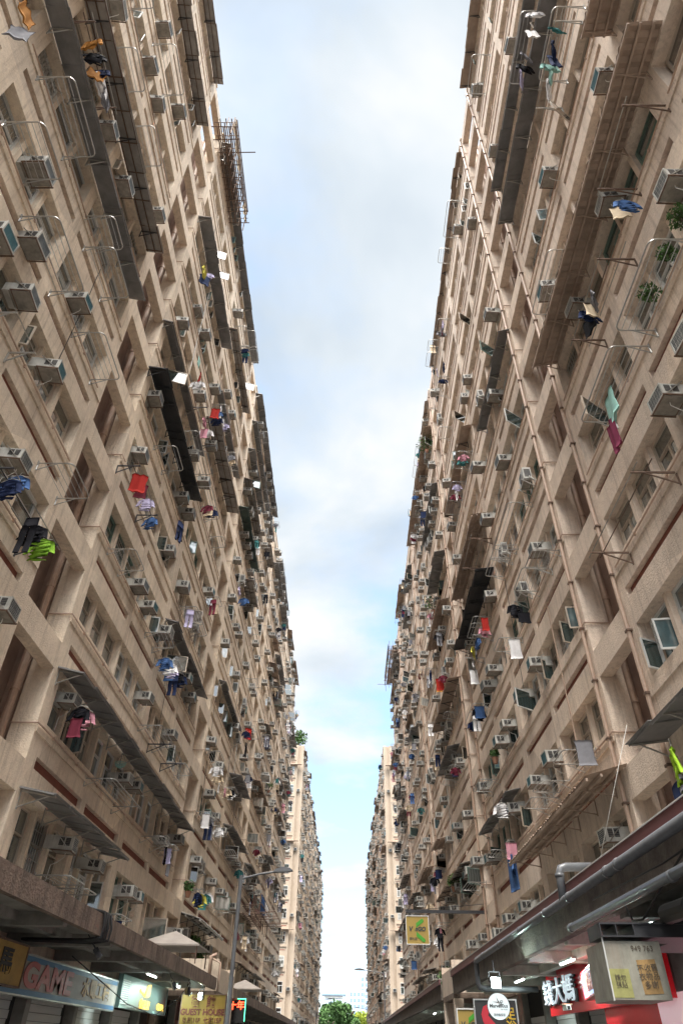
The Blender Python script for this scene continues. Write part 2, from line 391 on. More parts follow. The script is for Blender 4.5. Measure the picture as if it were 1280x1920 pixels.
def make_block(s, block, u_start, u_end, slots, label, extra=None):
    root = empty('tenement_block', Matrix.Translation((s.x - s.sg*5, (u_start+u_end)/2, 0)))
    W = build_block(s, block, u_start, u_end, slots)
    if extra: extra(W)
    o = W.obj('wall'); o.parent = root; o.matrix_parent_inverse = root.matrix_world.inverted()
    tag(root, label, 'building'); return root
slotsL = [(SLOT0['left'][0]+PER*i, SLOT0['left'][1]+PER*i) for i in range(-1, 4)]
slotsR = [(SLOT0['right'][0]+PER*i, SLOT0['right'][1]+PER*i) for i in range(-1, 4)]
ROOT = {}
ROOT['left', 0] = make_block(L, 0, -9, 89, slotsL, 'long beige tenement block lining the left side, nearest the camera')
ROOT['right', 0] = make_block(Rt, 0, -9, 88.2, slotsR, 'long pinkish beige tenement block lining the right side, nearest the camera')
def far_end(s):
    def f(W):     # pale end wall facing the camera across the side street
        y = 114.62
        x0 = s.x + s.sg*.012; sg = -s.sg
        W.box((x0, y, 3.0), (x0+sg*.95, y+.08, ROOF), CREAM)
        W.box((x0+sg*.95, y-.30, 3.0), (x0+sg*9.5, y+.08, ROOF), CREAM)
        W.box((x0, y-.06, 3.0), (x0+sg*.22, y, ROOF), CREAM)
        W.box((x0+sg*.95, y-.36, 3.0), (x0+sg*1.15, y-.301, ROOF), CREAM)
        for k in range(-1, 12):
            z = ZT(k)-1.25
            for wx in (1.42, 4.4, 6.8):
                W.box((x0+sg*wx, y-.33, z-.05), (x0+sg*(wx+.95), y-.302, z+1.25), FRAME_W)
                W.box((x0+sg*(wx+.05), y-.34, z+.02), (x0+sg*(wx+.45), y-.331, z+.74), GLASS); W.box((x0+sg*(wx+.5), y-.34, z+.02), (x0+sg*(wx+.9), y-.331, z+.74), GLASS)
                W.box((x0+sg*(wx+.05), y-.34, z+.82), (x0+sg*(wx+.9), y-.331, z+1.2), GLASS)
            W.box((x0+sg*1.16, y-.40, z-.62), (x0+sg*9.5, y-.302, z-.46), CREAM)
            W.box((x0+sg*1.35, y-.312, z-1.05), (x0+sg*2.5, y-.302, z-.95), PANEL)
            if k % 3 == 0: W.box((x0+sg*.35, y-.35, z+.2), (x0+sg*.85, y, z+.6), AC_W); W.box((x0+sg*.4, y-.36, z+.25), (x0+sg*.8, y-.351, z+.55), AC_D)
            if k % 4 == 2: W.box((x0+sg*.2, y-.8, z+1.5), (x0+sg*2.9, y-.302, z+1.56), SHEET_B)
            if k % 5 == 1: W.box((x0+sg*1.5, y-.75, z-.1), (x0+sg*2.3, y-.31, z+.3), AC_W)
        W.tube([(x0+sg*.6, y-.08, 3), (x0+sg*.6, y-.08, ROOF)], .05, CREAM, 8); W.tube([(x0+sg*2.7, y-.38, 3), (x0+sg*2.7, y-.38, ROOF)], .06, CREAM, 8)
        # roof stair house
        W.box((x0+sg*2.6, y+.2, ROOF-.1), (x0+sg*8, y+9, ROOF+3.2), CREAM)
        W.box((x0+sg*2.5, y+.1, ROOF+3.2), (x0+sg*8.1, y+9.1, ROOF+3.4), CREAM)
        W.box((x0+sg*3.2, y+.17, ROOF+.9), (x0+sg*4.1, y+.21, ROOF+2.2), GLASS)
        W.box((x0+sg*5.2, y+.17, ROOF+.9), (x0+sg*6.1, y+.21, ROOF+2.2), GLASS)
    return f
slots2 = [(114.7+16.45+PER*i, 114.7+16.45+2.3+PER*i) for i in range(0, 6)]
ROOT['left', 1] = make_block(L, 1, 114.7, 236, slots2, 'far left tenement block with a cream end wall beyond the side street', far_end(L))
ROOT['right', 1] = make_block(Rt, 1, 114.7, 232, slots2, 'far right tenement block with a cream end wall beyond the side street', far_end(Rt))

# ------------------------------------------------------------------ windows
# local frame: x out of the wall, y along the street, z up, origin at the bottom centre of the opening
def sash(mb, y0, y1, z0, z1, fm, T=None, t=.035, d=.03):
    mb.box((0, y0, z0), (d, y0+t, z1), fm, T); mb.box((0, y1-t, z0), (d, y1, z1), fm, T)
    mb.box((0, y0+t, z0), (d, y1-t, z0+t), fm, T); mb.box((0, y0+t, z1-t), (d, y1-t, z1), fm, T)
def pane(mb, y0, y1, z0, z1, T=None, tilt=0):
    a = (.012, y0, z0); b = (.012+tilt, y1, z0); c = (.012+tilt, y1, z1); d = (.012, y0, z1)
    vs = [Vector(v) for v in (a, b, c, d)]
    vs += [v - Vector((.008, 0, 0)) for v in vs]
    if T: vs = [T @ v for v in vs]
    mb.add(vs, [(0, 1, 2, 3), (7, 6, 5, 4), (0, 4, 5, 1), (1, 5, 6, 2), (2, 6, 7, 3), (3, 7, 4, 0)], GLASS)
def window_meshes(w, h, fm, opened, tr):
    F, G = MB(), MB(); hw = w/2; zt_ = h*.62; rnd = random.Random(opened*7+tr*13+int(w*100))
    tl = lambda: rnd.uniform(-.02, .02)
    sash(F, -hw, hw, .01, h-.01, fm, t=.055, d=.06)
    F.box((.002, -hw+.045, zt_-.02), (.045, hw-.045, zt_+.02), fm)
    if tr: F.box((.002, -.02, .05), (.045, .02, zt_-.02), fm)
    pane(G, -hw+.05, hw-.05, zt_+.02, h-.05, tilt=tl())
    if opened == 4:
        for i in range(1, 8): y = -hw+w*i/8; F.box((.07, y-.008, .05), (.086, y+.008, h-.05), STEEL)
        for i in range(1, 5): F.box((.086, -hw+.03, h*i/5-.008), (.10, hw-.03, h*i/5+.008), STEEL)
    halves = [(-hw+.05, -.02), (.02, hw-.05)] if tr else [(-hw+.05, hw-.05)]
    for i, (a, b) in enumerate(halves):
        sw = opened == 1+i or opened == 3
        if sw:
            ang = rnd.uniform(50, 85)
            pv = a if i == 0 else b
            T = Matrix.Translation((.05, pv, 0)) @ Matrix.Rotation(R(ang if i else -ang), 4, 'Z') @ Matrix.Translation((0, -pv, 0))
            sash(F, a, b, .06, zt_-.03, fm, T, t=.04); pane(G, a+.04, b-.04, .10, zt_-.07, T)
            pane(G, a, b, .06, zt_-.03, Matrix.Translation((-.06, 0, 0)))
        else:
            if tr: sash(F, a, b, .055, zt_-.025, fm, Matrix.Translation((.004, 0, 0)), t=.03, d=.028)
            pane(G, a+.03, b-.03, .08, zt_-.05, tilt=tl())
    return F.mesh('frame'), G.mesh('pane')
WPROTO = {}
def wproto(w, h, style, opened, tr):
    key = (round(w, 2), round(h, 2), style, opened, tr)
    if key not in WPROTO: WPROTO[key] = window_meshes(w, h, {'b': FRAME_B, 'w': FRAME_W, 'g': FRAME_G}[style], opened, tr)
    return WPROTO[key]
def merged(name, items, parent=None):
    """items: (mesh, matrix) -> one object"""
    V = []; Fi = []; mi = []; mats = []; off = 0; cache = {}
    for me, M4 in items:
        if me not in cache:
            n = len(me.vertices); a = np.empty(n*3); me.vertices.foreach_get('co', a)
            cache[me] = (np.c_[a.reshape(-1, 3), np.ones(n)], [tuple(p.vertices) for p in me.polygons], [p.material_index for p in me.polygons])
            for m in me.materials:
                if m not in mats: mats.append(m)
        a, f, m_ = cache[me]; mp_ = [mats.index(x) for x in me.materials]
        V.append((a @ np.array(M4).T)[:, :3]); Fi += [tuple(off+i for i in p) for p in f]; mi += [mp_[i] for i in m_]; off += len(a)
    me = bpy.data.meshes.new(name); me.from_pydata(np.concatenate(V).tolist(), [], Fi)
    for m in mats: me.materials.append(m)
    me.polygons.foreach_set('material_index', mi); me.update()
    return link(name, me, parent)
def size_key(u, z, d=7): return math.sqrt(d*d + u*u + (z-1.6)**2) if u > 1.5 else 1e6
rw = random.Random(5)
for key, root in ROOT.items():
    ws = [w for w in WIN if w[0].nm == key[0] and w[1] == key[1]]
    inv = root.matrix_world.inverted(); far = []
    ws.sort(key=lambda w: size_key(w[5], w[7]) + max(0, 4-w[5])*100 + (0 if (w[7]-1.6) < 2.1*w[5] else 60))
    for i, (s, blk, k, bi, n, u, w, zb, h) in enumerate(ws):
        half = (k, bi, (n-1)//3); rr = random.Random(str(half)+s.nm); style = rr.choice('bbbwwwg')
        op = rw.choice([0]*13+[1, 2, 3, 1, 4, 4, 4]); tr = 1 if rr.random() < .75 else 0
        if not tr and 1 < op < 4: op = 1
        wq = 1.12 if abs(w-1.12) < .06 else round(w, 1)
        if u > 115: op = 1 if op == 3 else op
        fr, gl = wproto(w if wq != 1.12 else w, h, style, op, tr)
        Mw = s.M(-.33, u, zb)
        if i < 96:
            f = link('window', fr, root, inv @ Mw); link('pane', gl, f)
        else: far += [(fr, Mw), (gl, Mw)]
    o = merged('window', far, root); o.matrix_parent_inverse = inv; o['kind'] = 'stuff'; o['label'] = 'rows of small glazed windows farther along the block'

# ------------------------------------------------------------------ where things hang: names for positions
def where(s, block, u, z):
    slots = (slotsL if s.nm == 'left' else slotsR)[1:] if block == 0 else slots2
    b = 0; st = (-3.45 if s.nm == 'left' else -3.2) if block == 0 else 114.7
    for i, (a, c) in enumerate(slots):
        if u > (a+c)/2: b = i+1; st = c
    n = min(12, max(1, int((u-st-.5)/1.31)+1))
    k = max(-1, min(11, int(math.ceil((z-9.04)/3-.02))))
    return b, n, k
def place_text(s, block, b, n, k):
    side = s.nm + (' far' if block else '') + ' block'
    if b == 0: bt = 'before well one'
    else: bt = f'past well {NUM[b-1]}'
    return f'{side}, storey {NUM[k+1]}, window {NUM[n-1]} {bt}'
USED = set()
def take(kind, s, block, u, z):
    b, n, k = where(s, block, u, z); key = (kind, s.nm, block, b, n, k)
    if key in USED: return None
    USED.add(key); return b, n, k

# ------------------------------------------------------------------ air conditioners
def ac_meshes(kind, gm):
    C, G, V, B = MB(), MB(), MB(), MB(); V2 = MB()
    if kind == 'window':
        D, w, h = .60, .31, .205
        C.box((-.30, -w, -h), (D, w, h), AC_W); C.box((D, -w-.012, -h-.012), (D+.03, w+.012, -h+.03), AC_W); C.box((D, -w-.012, h-.03), (D+.03, w+.012, h+.012), AC_W)
        C.box((D, -w-.012, -h+.03), (D+.03, -w+.03, h-.03), AC_W); C.box((D, w-.03, -h+.03), (D+.03, w+.012, h-.03), AC_W)
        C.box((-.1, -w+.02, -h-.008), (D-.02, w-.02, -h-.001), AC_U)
        G.box((D+.001, -w+.03, -h+.03), (D+.014, w-.03, h-.03), gm)
        for i in range(1, 7): z = -h+.03+i*.05; G.box((D+.014, -w+.035, z), (D+.022, w-.035, z+.008), AC_W if gm is AC_NAVY else gm)
        for i in range(1, 6): y = -w+.03+i*.093; G.box((D+.014, y, -h+.035), (D+.02, y+.008, h-.035), AC_W if gm is AC_NAVY else gm)
        for sg in (-1, 1):
            Q = V if sg < 0 else V2
            for x0, x1 in ((.16, .32), (.36, .52)):
                Q.box((x0, sg*(w+.001), -h+.12), (x1, sg*(w+.006), h-.05), AC_D)
                for i in range(4): z = -h+.15+i*.055; Q.box((x0, sg*(w+.006), z), (x1, sg*(w+.010), z+.008), AC_U)
            B.bar((-.0, sg*(w+.03), h+.08), (D-.02, sg*(w+.03), -h-.03), .025, STEEL)
            B.bar((-.02, sg*(w+.03), -h-.035), (D+.05, sg*(w+.03), -h-.035), .035, RUST)
        B.box((0, -w-.04, -h-.05), (.03, w+.04, -h-.02), RUST); B.box((D, -w-.04, -h-.05), (D+.03, w+.04, -h-.02), RUST)
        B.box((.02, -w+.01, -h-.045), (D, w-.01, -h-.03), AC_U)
        if gm is not AC_GREY: B.tube([(D*.6, .1, -h-.03), (D*.62, .1, -h-.16), (D*.3, .12, -h-.34), (0, .15, -h-.42), (-.0, .15, -h-.9)], .011, WHITEM, 5)
    else:
        D, w, h = .42, .40, .29
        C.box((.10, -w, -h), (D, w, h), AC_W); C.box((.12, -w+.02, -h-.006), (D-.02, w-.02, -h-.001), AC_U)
        n = 20; ring = [(0, 0)]
        pts = [(.03+.235*math.cos(2*math.pi*i/n)-.06, .235*math.sin(2*math.pi*i/n)) for i in range(n)]
        G.prism(pts, 'x', D+.001, D+.012, AC_D)
        for rr in (.08, .15, .22): G.tube([(D+.016, -.03+rr*math.cos(2*math.pi*i/n), rr*math.sin(2*math.pi*i/n)) for i in range(n)], .006, STEEL, 4, True)
        G.box((D+.012, -.27, -.008), (D+.02, .21, .008), STEEL)
        for sg in (-1, 1):
            for i in range(7): (V if sg < 0 else V2).box((.14, sg*(w+.001), -.2+i*.06), (D-.05, sg*(w+.008), -.165+i*.06), AC_D)
            B.bar((0, sg*(w-.05), -h-.03), (D+.12, sg*(w-.05), -h-.03), .04, STEEL); B.bar((0, sg*(w-.05), -h-.4), (D+.08, sg*(w-.05), -h-.04), .03, STEEL)
            B.bar((0.015, sg*(w-.05), -h-.42), (0.015, sg*(w-.05), -h+.02), .03, STEEL)
        B.tube([(.2, w+.02, -.2), (.22, w+.12, -.3), (.1, w+.14, -.45), (-.05, w+.1, -.5)], .022, WHITEM, 6)
    sc = .76 if kind == 'window' else .84
    for q in (C, G, V, V2, B): q.v = [(x*sc, y*sc, z*sc) for x, y, z in q.v]
    return [('casing', C.mesh('casing')), ('grille', G.mesh('grille')), ('side_vent', V.mesh('side_vent')), ('side_vent', V2.mesh('side_vent')), ('bracket', B.mesh('bracket'))]
ACP = [('window', AC_TEAL, 'teal'), ('window', AC_GREY, 'grey'), ('window', AC_NAVY, 'dark gridded'), ('split', AC_GREY, '')]
ACM = [ac_meshes(a, b) for a, b, c in ACP]
def whole(meshes, nm):      # all parts of a proto in one mesh, for copies too small to show parts
    o = merged(nm, [(m, Matrix.Identity(4)) for m in meshes]); me = o.data; bpy.data.objects.remove(o); return me
ACW = [whole([me for _, me in m], 'ac_unit') for m in ACM]
AC_LIST = []   # (side, block, u, z, d, proto)
def add_ac(s, block, u, z, p=None, d=0., rng=random):
    t = take('ac', s, block, u, z)
    if t is None: return
    if p is None: p = rng.choice([0, 0, 1, 1, 1, 2, 2, 3])
    AC_LIST.append((s, block, u, z, d, p, t))
LA = [(11.83,8.67,2),(10.31,11.5,2),(10.04,14.3,0),(9.94,17.0,0),(7.67,15.8,1),(6.84,14.57,0),(7.61,17.3,1),(6.67,17.3,1),(16.4,8.62,2),(18.4,5.62,2),(20.9,5.62,2),(24.6,5.54,2),(26.01,5.62,0),
 (21.87,8.3,2),(23.3,8.5,0),(22.6,11.4,2),(19.2,14.0,1),(20.6,14.0,0),(21.5,17.2,2),(23.0,14.3,2),(27.47,17.2,3),(16.2,20.4,1),(7.59,31.9,1),(7.93,28.9,1),(9.2,29.1,1),(10.5,32.1,1),(11.9,25.9,1),(7.81,22.8,1),(9.5,22.9,1),
 (16.79,26.1,1),(18.05,28.9,2),(19.6,29.2,1),(23.1,29.2,1),(21.67,20.2,0),(22.9,20.3,1),(24.3,23.5,1),(21.97,23.1,1),(24.46,17.4,1),(29.33,20.2,0),(25.73,31.9,1),(27.46,32.0,0),(21.0,26.2,1),(24.4,26.2,1),
 (34.9,20.2,1),(34.75,14.3,1),(27.36,14.4,0),(28.9,14.2,0),(41.71,11.5,1),(38.67,11.5,1),(36.2,12.0,0),(12.2,5.6,1),(30.6,8.5,1),(33.0,5.4,1)]
RA = [(5.71,20.2,0),(9.16,22.8,0),(11.8,38.7,1),(11.94,31.8,1),(8.11,31.8,1),(7.38,17.3,2),(5.78,14.6,2),(18.64,38.0,1),(16.5,34.5,1),(11.48,20.2,0),(10.32,17.4,2),(7.21,11.7,2),(8.5,11.5,2),(18.38,23.2,1),(20.7,25.8,3),
 (22.02,28.8,1),(23.3,28.8,1),(19.19,20.1,1),(17.03,17.2,3),(17.48,14.45,1),(23.0,23.4,1),(19.96,14.4,3),(22.9,20.1,1),(19.8,11.5,0),(22.3,11.5,0),(24.9,11.45,2),(26.4,11.35,0),(20.0,8.5,0),(22.3,8.5,0),
 (25.82,14.2,1),(27.4,14.2,1),(25.7,8.6,0),(27.2,7.6,3),(34.6,8.6,1),(36.61,8.6,1),(16.7,5.55,2),(28.78,5.5,1),(26.04,5.5,0),(35.0,5.6,1),(47.31,11.4,1),(43.13,11.5,1),(39.73,11.4,0),(55.25,14.2,1),(40.63,8.6,0),(45.06,8.6,1),(24.4,17.0,1),(21.4,17.2,3),(31.2,5.3,1)]
for a in LA: add_ac(L, 0, a[0], a[1]+.0, a[2])
for a in RA: add_ac(Rt, 0, a[0], a[1]+.0, a[2])
ra = random.Random(21)
for (s, block, k, bi, n, u, w, zb, h) in WIN:
    if u < 3: continue
    p = (.03 if k >= 0 else 0) if u < 31 else (.46 if u < 52 else .54)
    if ra.random() < p:
        z = zb+h-.42 if ra.random() < .62 else zb+.22
        add_ac(s, block, u+ra.uniform(-.15, .15), z+ra.uniform(-.06, .06), rng=ra, d=-.02)
AC_LIST.sort(key=lambda a: size_key(a[2], a[3]))
stuff = []
ADJ = {0: 'teal grille', 1: 'grey grille', 2: 'gridded front', 3: 'round fan'}
for i, (s, block, u, z, d, p, (b, n, k)) in enumerate(AC_LIST):
    T = s.M(d, u, z) @ Matrix.Rotation(R(ra.uniform(-5, 5)), 4, 'Z') @ Matrix.Rotation(R(ra.uniform(-1, 5)), 4, 'Y') @ Matrix.Diagonal((ra.uniform(.85, 1.12), ra.uniform(.86, 1.15), ra.uniform(.88, 1.12), 1))
    if i < 290:
        lab = ('white' if ra.random() < 2 else '') + f' air conditioner, {ADJ[p]}; {place_text(s, block, b, n, k)}'
        if i < 170:
            o = empty('air_conditioner', T)
            for nm, me in ACM[p]: link(nm, me, o)
        else: o = link('air_conditioner', ACW[p], None, T)
        tag(o, lab, 'air conditioner', 'air conditioners hanging from the facades')
    else: stuff.append((ACW[p], T))
o = merged('air_conditioner', stuff); tag(o, 'mass of small distant air conditioners on the far facades', 'air conditioner', kind='stuff')

# ------------------------------------------------------------------ awnings
AW_ALL = []
def awning(s, block, k, u0, u1, d, kind, z=None, drop=.16, label=None):
    z = ZT(k)+.13 if z is None else z
    m = dict(flat=SHEET_G, corr=SHEET_B, frame=SHEET_L, black=SHEET_K, green=SHEET_GR, pale=SHEET_P, thin=SHEET_B)[kind]
    um = (u0+u1)/2; Mx = s.M(0, um, z); hw = (u1-u0)/2
    A, B = MB(), MB()
    if kind in ('corr', 'pale'):
        n = int(hw*2/.055); vs = []; fs = []
        for j, (x, zz_) in enumerate(((0, 0), (d, -drop))):
            for i in range(n+1): vs.append((x + (random.uniform(-.02, .02) if j else 0), -hw+2*hw*i/n, zz_+.022*math.sin(i*math.pi/2)))
        for i in range(n): fs.append((i, i+1, n+2+i, n+1+i))
        o_ = len(vs); vs += [(a, b_, c-.006) for a, b_, c in vs]; fs += [tuple(o_+q for q in reversed(f)) for f in fs]
        A.add(vs, fs, m)
        for fx in (.25, .62, .96): A.box((d*fx-.025, -hw, -drop*fx-.10), (d*fx+.025, hw, -drop*fx-.035), m)
    else:
        T = Matrix.Rotation(math.atan2(drop, d), 4, 'Y'); Ln = math.hypot(d, drop)
        y = -hw; st = random.choice([.92, 1.22])
        while y < hw-.05:
            y1 = min(hw, y+st); q = Matrix.Rotation(math.atan2(drop, d)+random.uniform(-.035, .035), 4, 'Y') @ Matrix.Translation((random.uniform(-.02, .02), 0, random.uniform(-.012, .012)))
            A.box((0, y, -.007), (Ln+random.uniform(-.03, .03), y1+.02, .007), m, q)
            A.box((Ln-.04, y+.01, -.05-random.random()*.02), (Ln-.028, y1-.01, -.0075), m, q)
            A.box((.01, y, -.034), (Ln-.06, y+.03, -.0075), m if kind != 'frame' else RUST, q); y = y1
        if kind in ('frame', 'black'):
            for fx in (.08, .5, .93): A.box((Ln*fx, -hw, -.045), (Ln*fx+.035, hw, -.0265), m if kind == 'black' else RUST, T)
    y = -hw+.12; bl = []
    while y <= hw-.08:
        bl.append(y); y += 1.55 if u0 < 60 else 3
    big = True
    for y in bl:
        b_ = MB() if big else B
        bm = STEEL if kind == 'flat' else (SHEET_B if kind in ('corr',) else DARKIRON)
        b_.bar((0, y, -.06), (d*.93, y, -drop*.93-.05), .03, bm, .035); b_.bar((0, y, -.42), (d*.75, y, -drop*.75-.06), .025, bm)
        b_.bar((.012, y, -.46), (.012, y, -.02), .028, bm)
        if big: bl[bl.index(y)] = b_
    b, n, kk = where(s, block, um, z-.5)
    o = empty('awning', Mx)
    A.obj('canopy_sheet', o)
    if big:
        for b_ in bl: b_.obj('bracket', o)
    kinds = dict(flat='grey sheet metal', corr='brown corrugated', frame='weathered framed', black='black metal', green='dark green', pale='pale corrugated', thin='brown sheet')
    lab = label or f'{kinds[kind]} awning; {place_text(s, block, b, n, kk)}'
    tag(o, lab, 'awning', 'awnings over the window rows'); AW_ALL.append(o)
    h_ = set()
    OCC.setdefault((s.nm, block), []).append((kk, u0, u1))
EXPA = [
 (L,4,3.2,12.45,.62,'flat'),(L,5,2.2,12.4,.66,'frame'),(L,9,5,12.5,.62,'frame'),(L,11,5,12.6,.55,'frame'),(L,4,15.3,22.9,.72,'black'),(L,5,15.3,23.0,.42,'flat'),
 (L,8,15.5,23.3,.66,'flat'),(L,6,23.2,31.1,.74,'frame'),(L,7,34.1,41.9,.66,'green'),(L,0,15.55,31.4,.78,'flat'),(L,-1,15.5,22.0,.92,'flat'),(L,2,23.4,31.0,.55,'flat'),
 (L,3,35.5,43.2,.45,'flat'),(L,11,15.6,31.3,.55,'flat'),(L,11,34.3,50,.58,'flat'),(L,11,57,68.5,.5,'flat'),(L,9,24,31,.5,'frame'),(L,7,23.9,31.2,.45,'flat'),
 (L,8,34.5,42,.6,'frame'),(L,9,34.5,42,.55,'flat'),(L,10,34.5,50,.45,'flat'),
 (Rt,3,4.0,12.8,.80,'corr'),(Rt,4,-3,5.05,.80,'corr'),(Rt,6,4.8,12.8,.60,'flat'),(Rt,7,5.2,12.9,.48,'flat'),(Rt,11,4.5,12.8,.55,'thin'),(Rt,5,15.7,21.2,.48,'flat'),
 (Rt,3,23.9,31.4,.82,'black'),(Rt,11,16.1,31.6,.32,'thin'),(Rt,11,35,50.4,.36,'thin'),(Rt,4,23.7,31.3,.70,'corr'),(Rt,6,23.7,31.3,.55,'thin'),(Rt,0,25.2,31.4,.6,'flat'),
 (Rt,5,36,43,.7,'corr'),(Rt,3,34.8,43,.75,'thin'),(Rt,1,54,60,.7,'corr')]
for s, k, u0, u1, d, kd in EXPA: awning(s, 0, k, u0, u1, d, kd)
awning(Rt, 0, -1, 15.3, 24.2, 1.05, 'corr', z=6.75, drop=.30); awning(Rt, 0, -1, 8.4, 13.1, .85, 'flat', z=6.5, drop=.12)
awning(L, 0, -1, 34.4, 41.5, .95, 'pale', z=6.35, drop=.25)
rb = random.Random(8)
def occ(s, block, k, u0, u1): return any(k == a and u0 < c and u1 > b_ for a, b_, c in OCC.get((s.nm, block), []))
seen = set(); bayspan = {}
for (s, block, k, bi, n, u, w, zb, h) in WIN: bayspan.setdefault((s.nm, block, k, bi, (n-1)//6), []).append(u)
SD = {'left': L, 'right': Rt}; cnt_aw = 0
for (nm, block, k, bi, hf), us in sorted(bayspan.items()):
    s = SD[nm]; u0, u1 = min(us)-.65, max(us)+.65
    if u0 < 31 or u1-u0 < 5: continue
    p = .32 + (.10 if k > 7 else 0) + (.45 if k == 11 else 0)
    if u0 > 110: p = .30 + (.2 if k == 11 else 0)
    if rb.random() < p and cnt_aw < 210 and not occ(s, block, k, u0, u1):
        f0 = rb.choice([0, 0, .3, .5]); f1 = rb.choice([1, 1, .7]) if f0 < .5 else 1
        cnt_aw += 1
        awning(s, block, k, u0+(u1-u0)*f0, u0+(u1-u0)*f1, rb.uniform(.45, .85), rb.choice(['flat', 'frame', 'corr', 'flat', 'thin', 'frame'] if s is L else ['thin', 'corr', 'corr', 'flat', 'frame']))

# ------------------------------------------------------------------ drying racks
def arc(cx_, cy_, r, a0, a1, n=4): return [(cx_+r*math.cos(R(a0+(a1-a0)*i/n)), cy_+r*math.sin(R(a0+(a1-a0)*i/n))) for i in range(n+1)]
RACKM = {}
def rack_meshes(w, d=.85, nb=5):
    key = (round(w, 1), d)
    if key in RACKM: return RACKM[key]
    F, B = MB(), MB(); hw = w/2; r = .14
    pts = [(-.0, -hw)] + arc(d-r, -hw+r, r, -90, 0) + arc(d-r, hw-r, r, 0, 90) + [(0, hw)]
    F.tube([(a, b, 0) for a, b in pts], .017, STEEL, 7)
    for sg in (-1, 1):
        F.tube([(0, sg*hw, .0), (.0, sg*hw, -.22), (.04, sg*hw, -.22)], .014, STEEL, 6); F.bar((0, sg*hw, -.22), (d*.55, sg*hw, -.01), .018, STEEL)
        F.box((-.01, sg*hw-.03, -.06), (.012, sg*hw+.03, .06), STEEL)
    for i in range(1, nb+1):
        x = d*i/(nb+1); B.tube([(x, -hw, .012), (x, hw, .012)], .008, STEEL, 5)
    RACKM[key] = (F.mesh('rack_frame'), B.mesh('rail')); return RACKM[key]
RACKS = []
def rack(s, block, u, z, w, d=.85, yaw=0):
    t = take('rack', s, block, u, z)
    if t is None: return
    RACKS.append((s, block, u, z, w, d, t))
LR = [(6.3,19.4,1.8),(6.1,16.95,1.2),(8.1,16.1,1.9),(10.2,18.9,1.6),(11.3,16.45,1.6),(12.0,12.4,1.3),(10.85,20.6,1.6),(7.0,25.3,1.2),(8.6,30.7,1.7),(17.0,13.55,1.2),(18.4,19.4,1.4),(22.4,23.0,1.6),(24.1,13.2,1.9),(20.6,7.5,2.8),(22.0,13.4,1.2),(18.2,4.75,1.2),(19.4,4.7,.9),(24.0,10.5,2.2),(20.5,22.5,1.3),(26.5,7.5,1.5),(23.0,4.6,1.4)]
RR = [(7.2,28.1,2.1),(10.7,37.2,1.6),(10.6,19.1,2.1),(7.2,13.35,2.0),(9.7,13.35,2.2),(18.7,39.3,2.2),(18.9,16.5,2.8),(20.5,16.5,1.0),(16.6,13.4,1.0),(18.0,13.6,1.4),(22.1,13.4,1.1),(17.5,7.65,1.1),(20.0,7.65,1.1),(21.3,7.55,1.2),(29.2,10.45,1.7),(34.9,7.6,2.0),(6.0,24.0,1.8),(5.5,10.5,1.5),(26.6,16.5,1.4)]
for a in LR: rack(L, 0, *a)
for a in RR: rack(Rt, 0, *a)
for (s, block, k, bi, n, u, w, zb, h) in WIN:
    if u > 4 and k >= 0 and rb.random() < (.035 if u < 24 else .19): rack(s, block, u, zb-.1, rb.choice([1.0, 1.3, 1.6]), .8)
RACKS.sort(key=lambda a: size_key(a[2], a[3])); stuff = []
for i, (s, block, u, z, w, d, (b, n, k)) in enumerate(RACKS):
    F, Bm = rack_meshes(w, d); T = s.M(.02, u, z)
    if i < 110:
        o = link('drying_rack', F, None, T); link('rail', Bm, o)
        tag(o, f'tubular steel drying rack; {place_text(s, block, b, n, k)}', 'drying rack', 'drying racks fixed below the windows')
    else: stuff += [(F, T), (Bm, T)]
tag(merged('drying_rack', stuff), 'many small distant drying racks on the far facades', 'drying rack', kind='stuff')

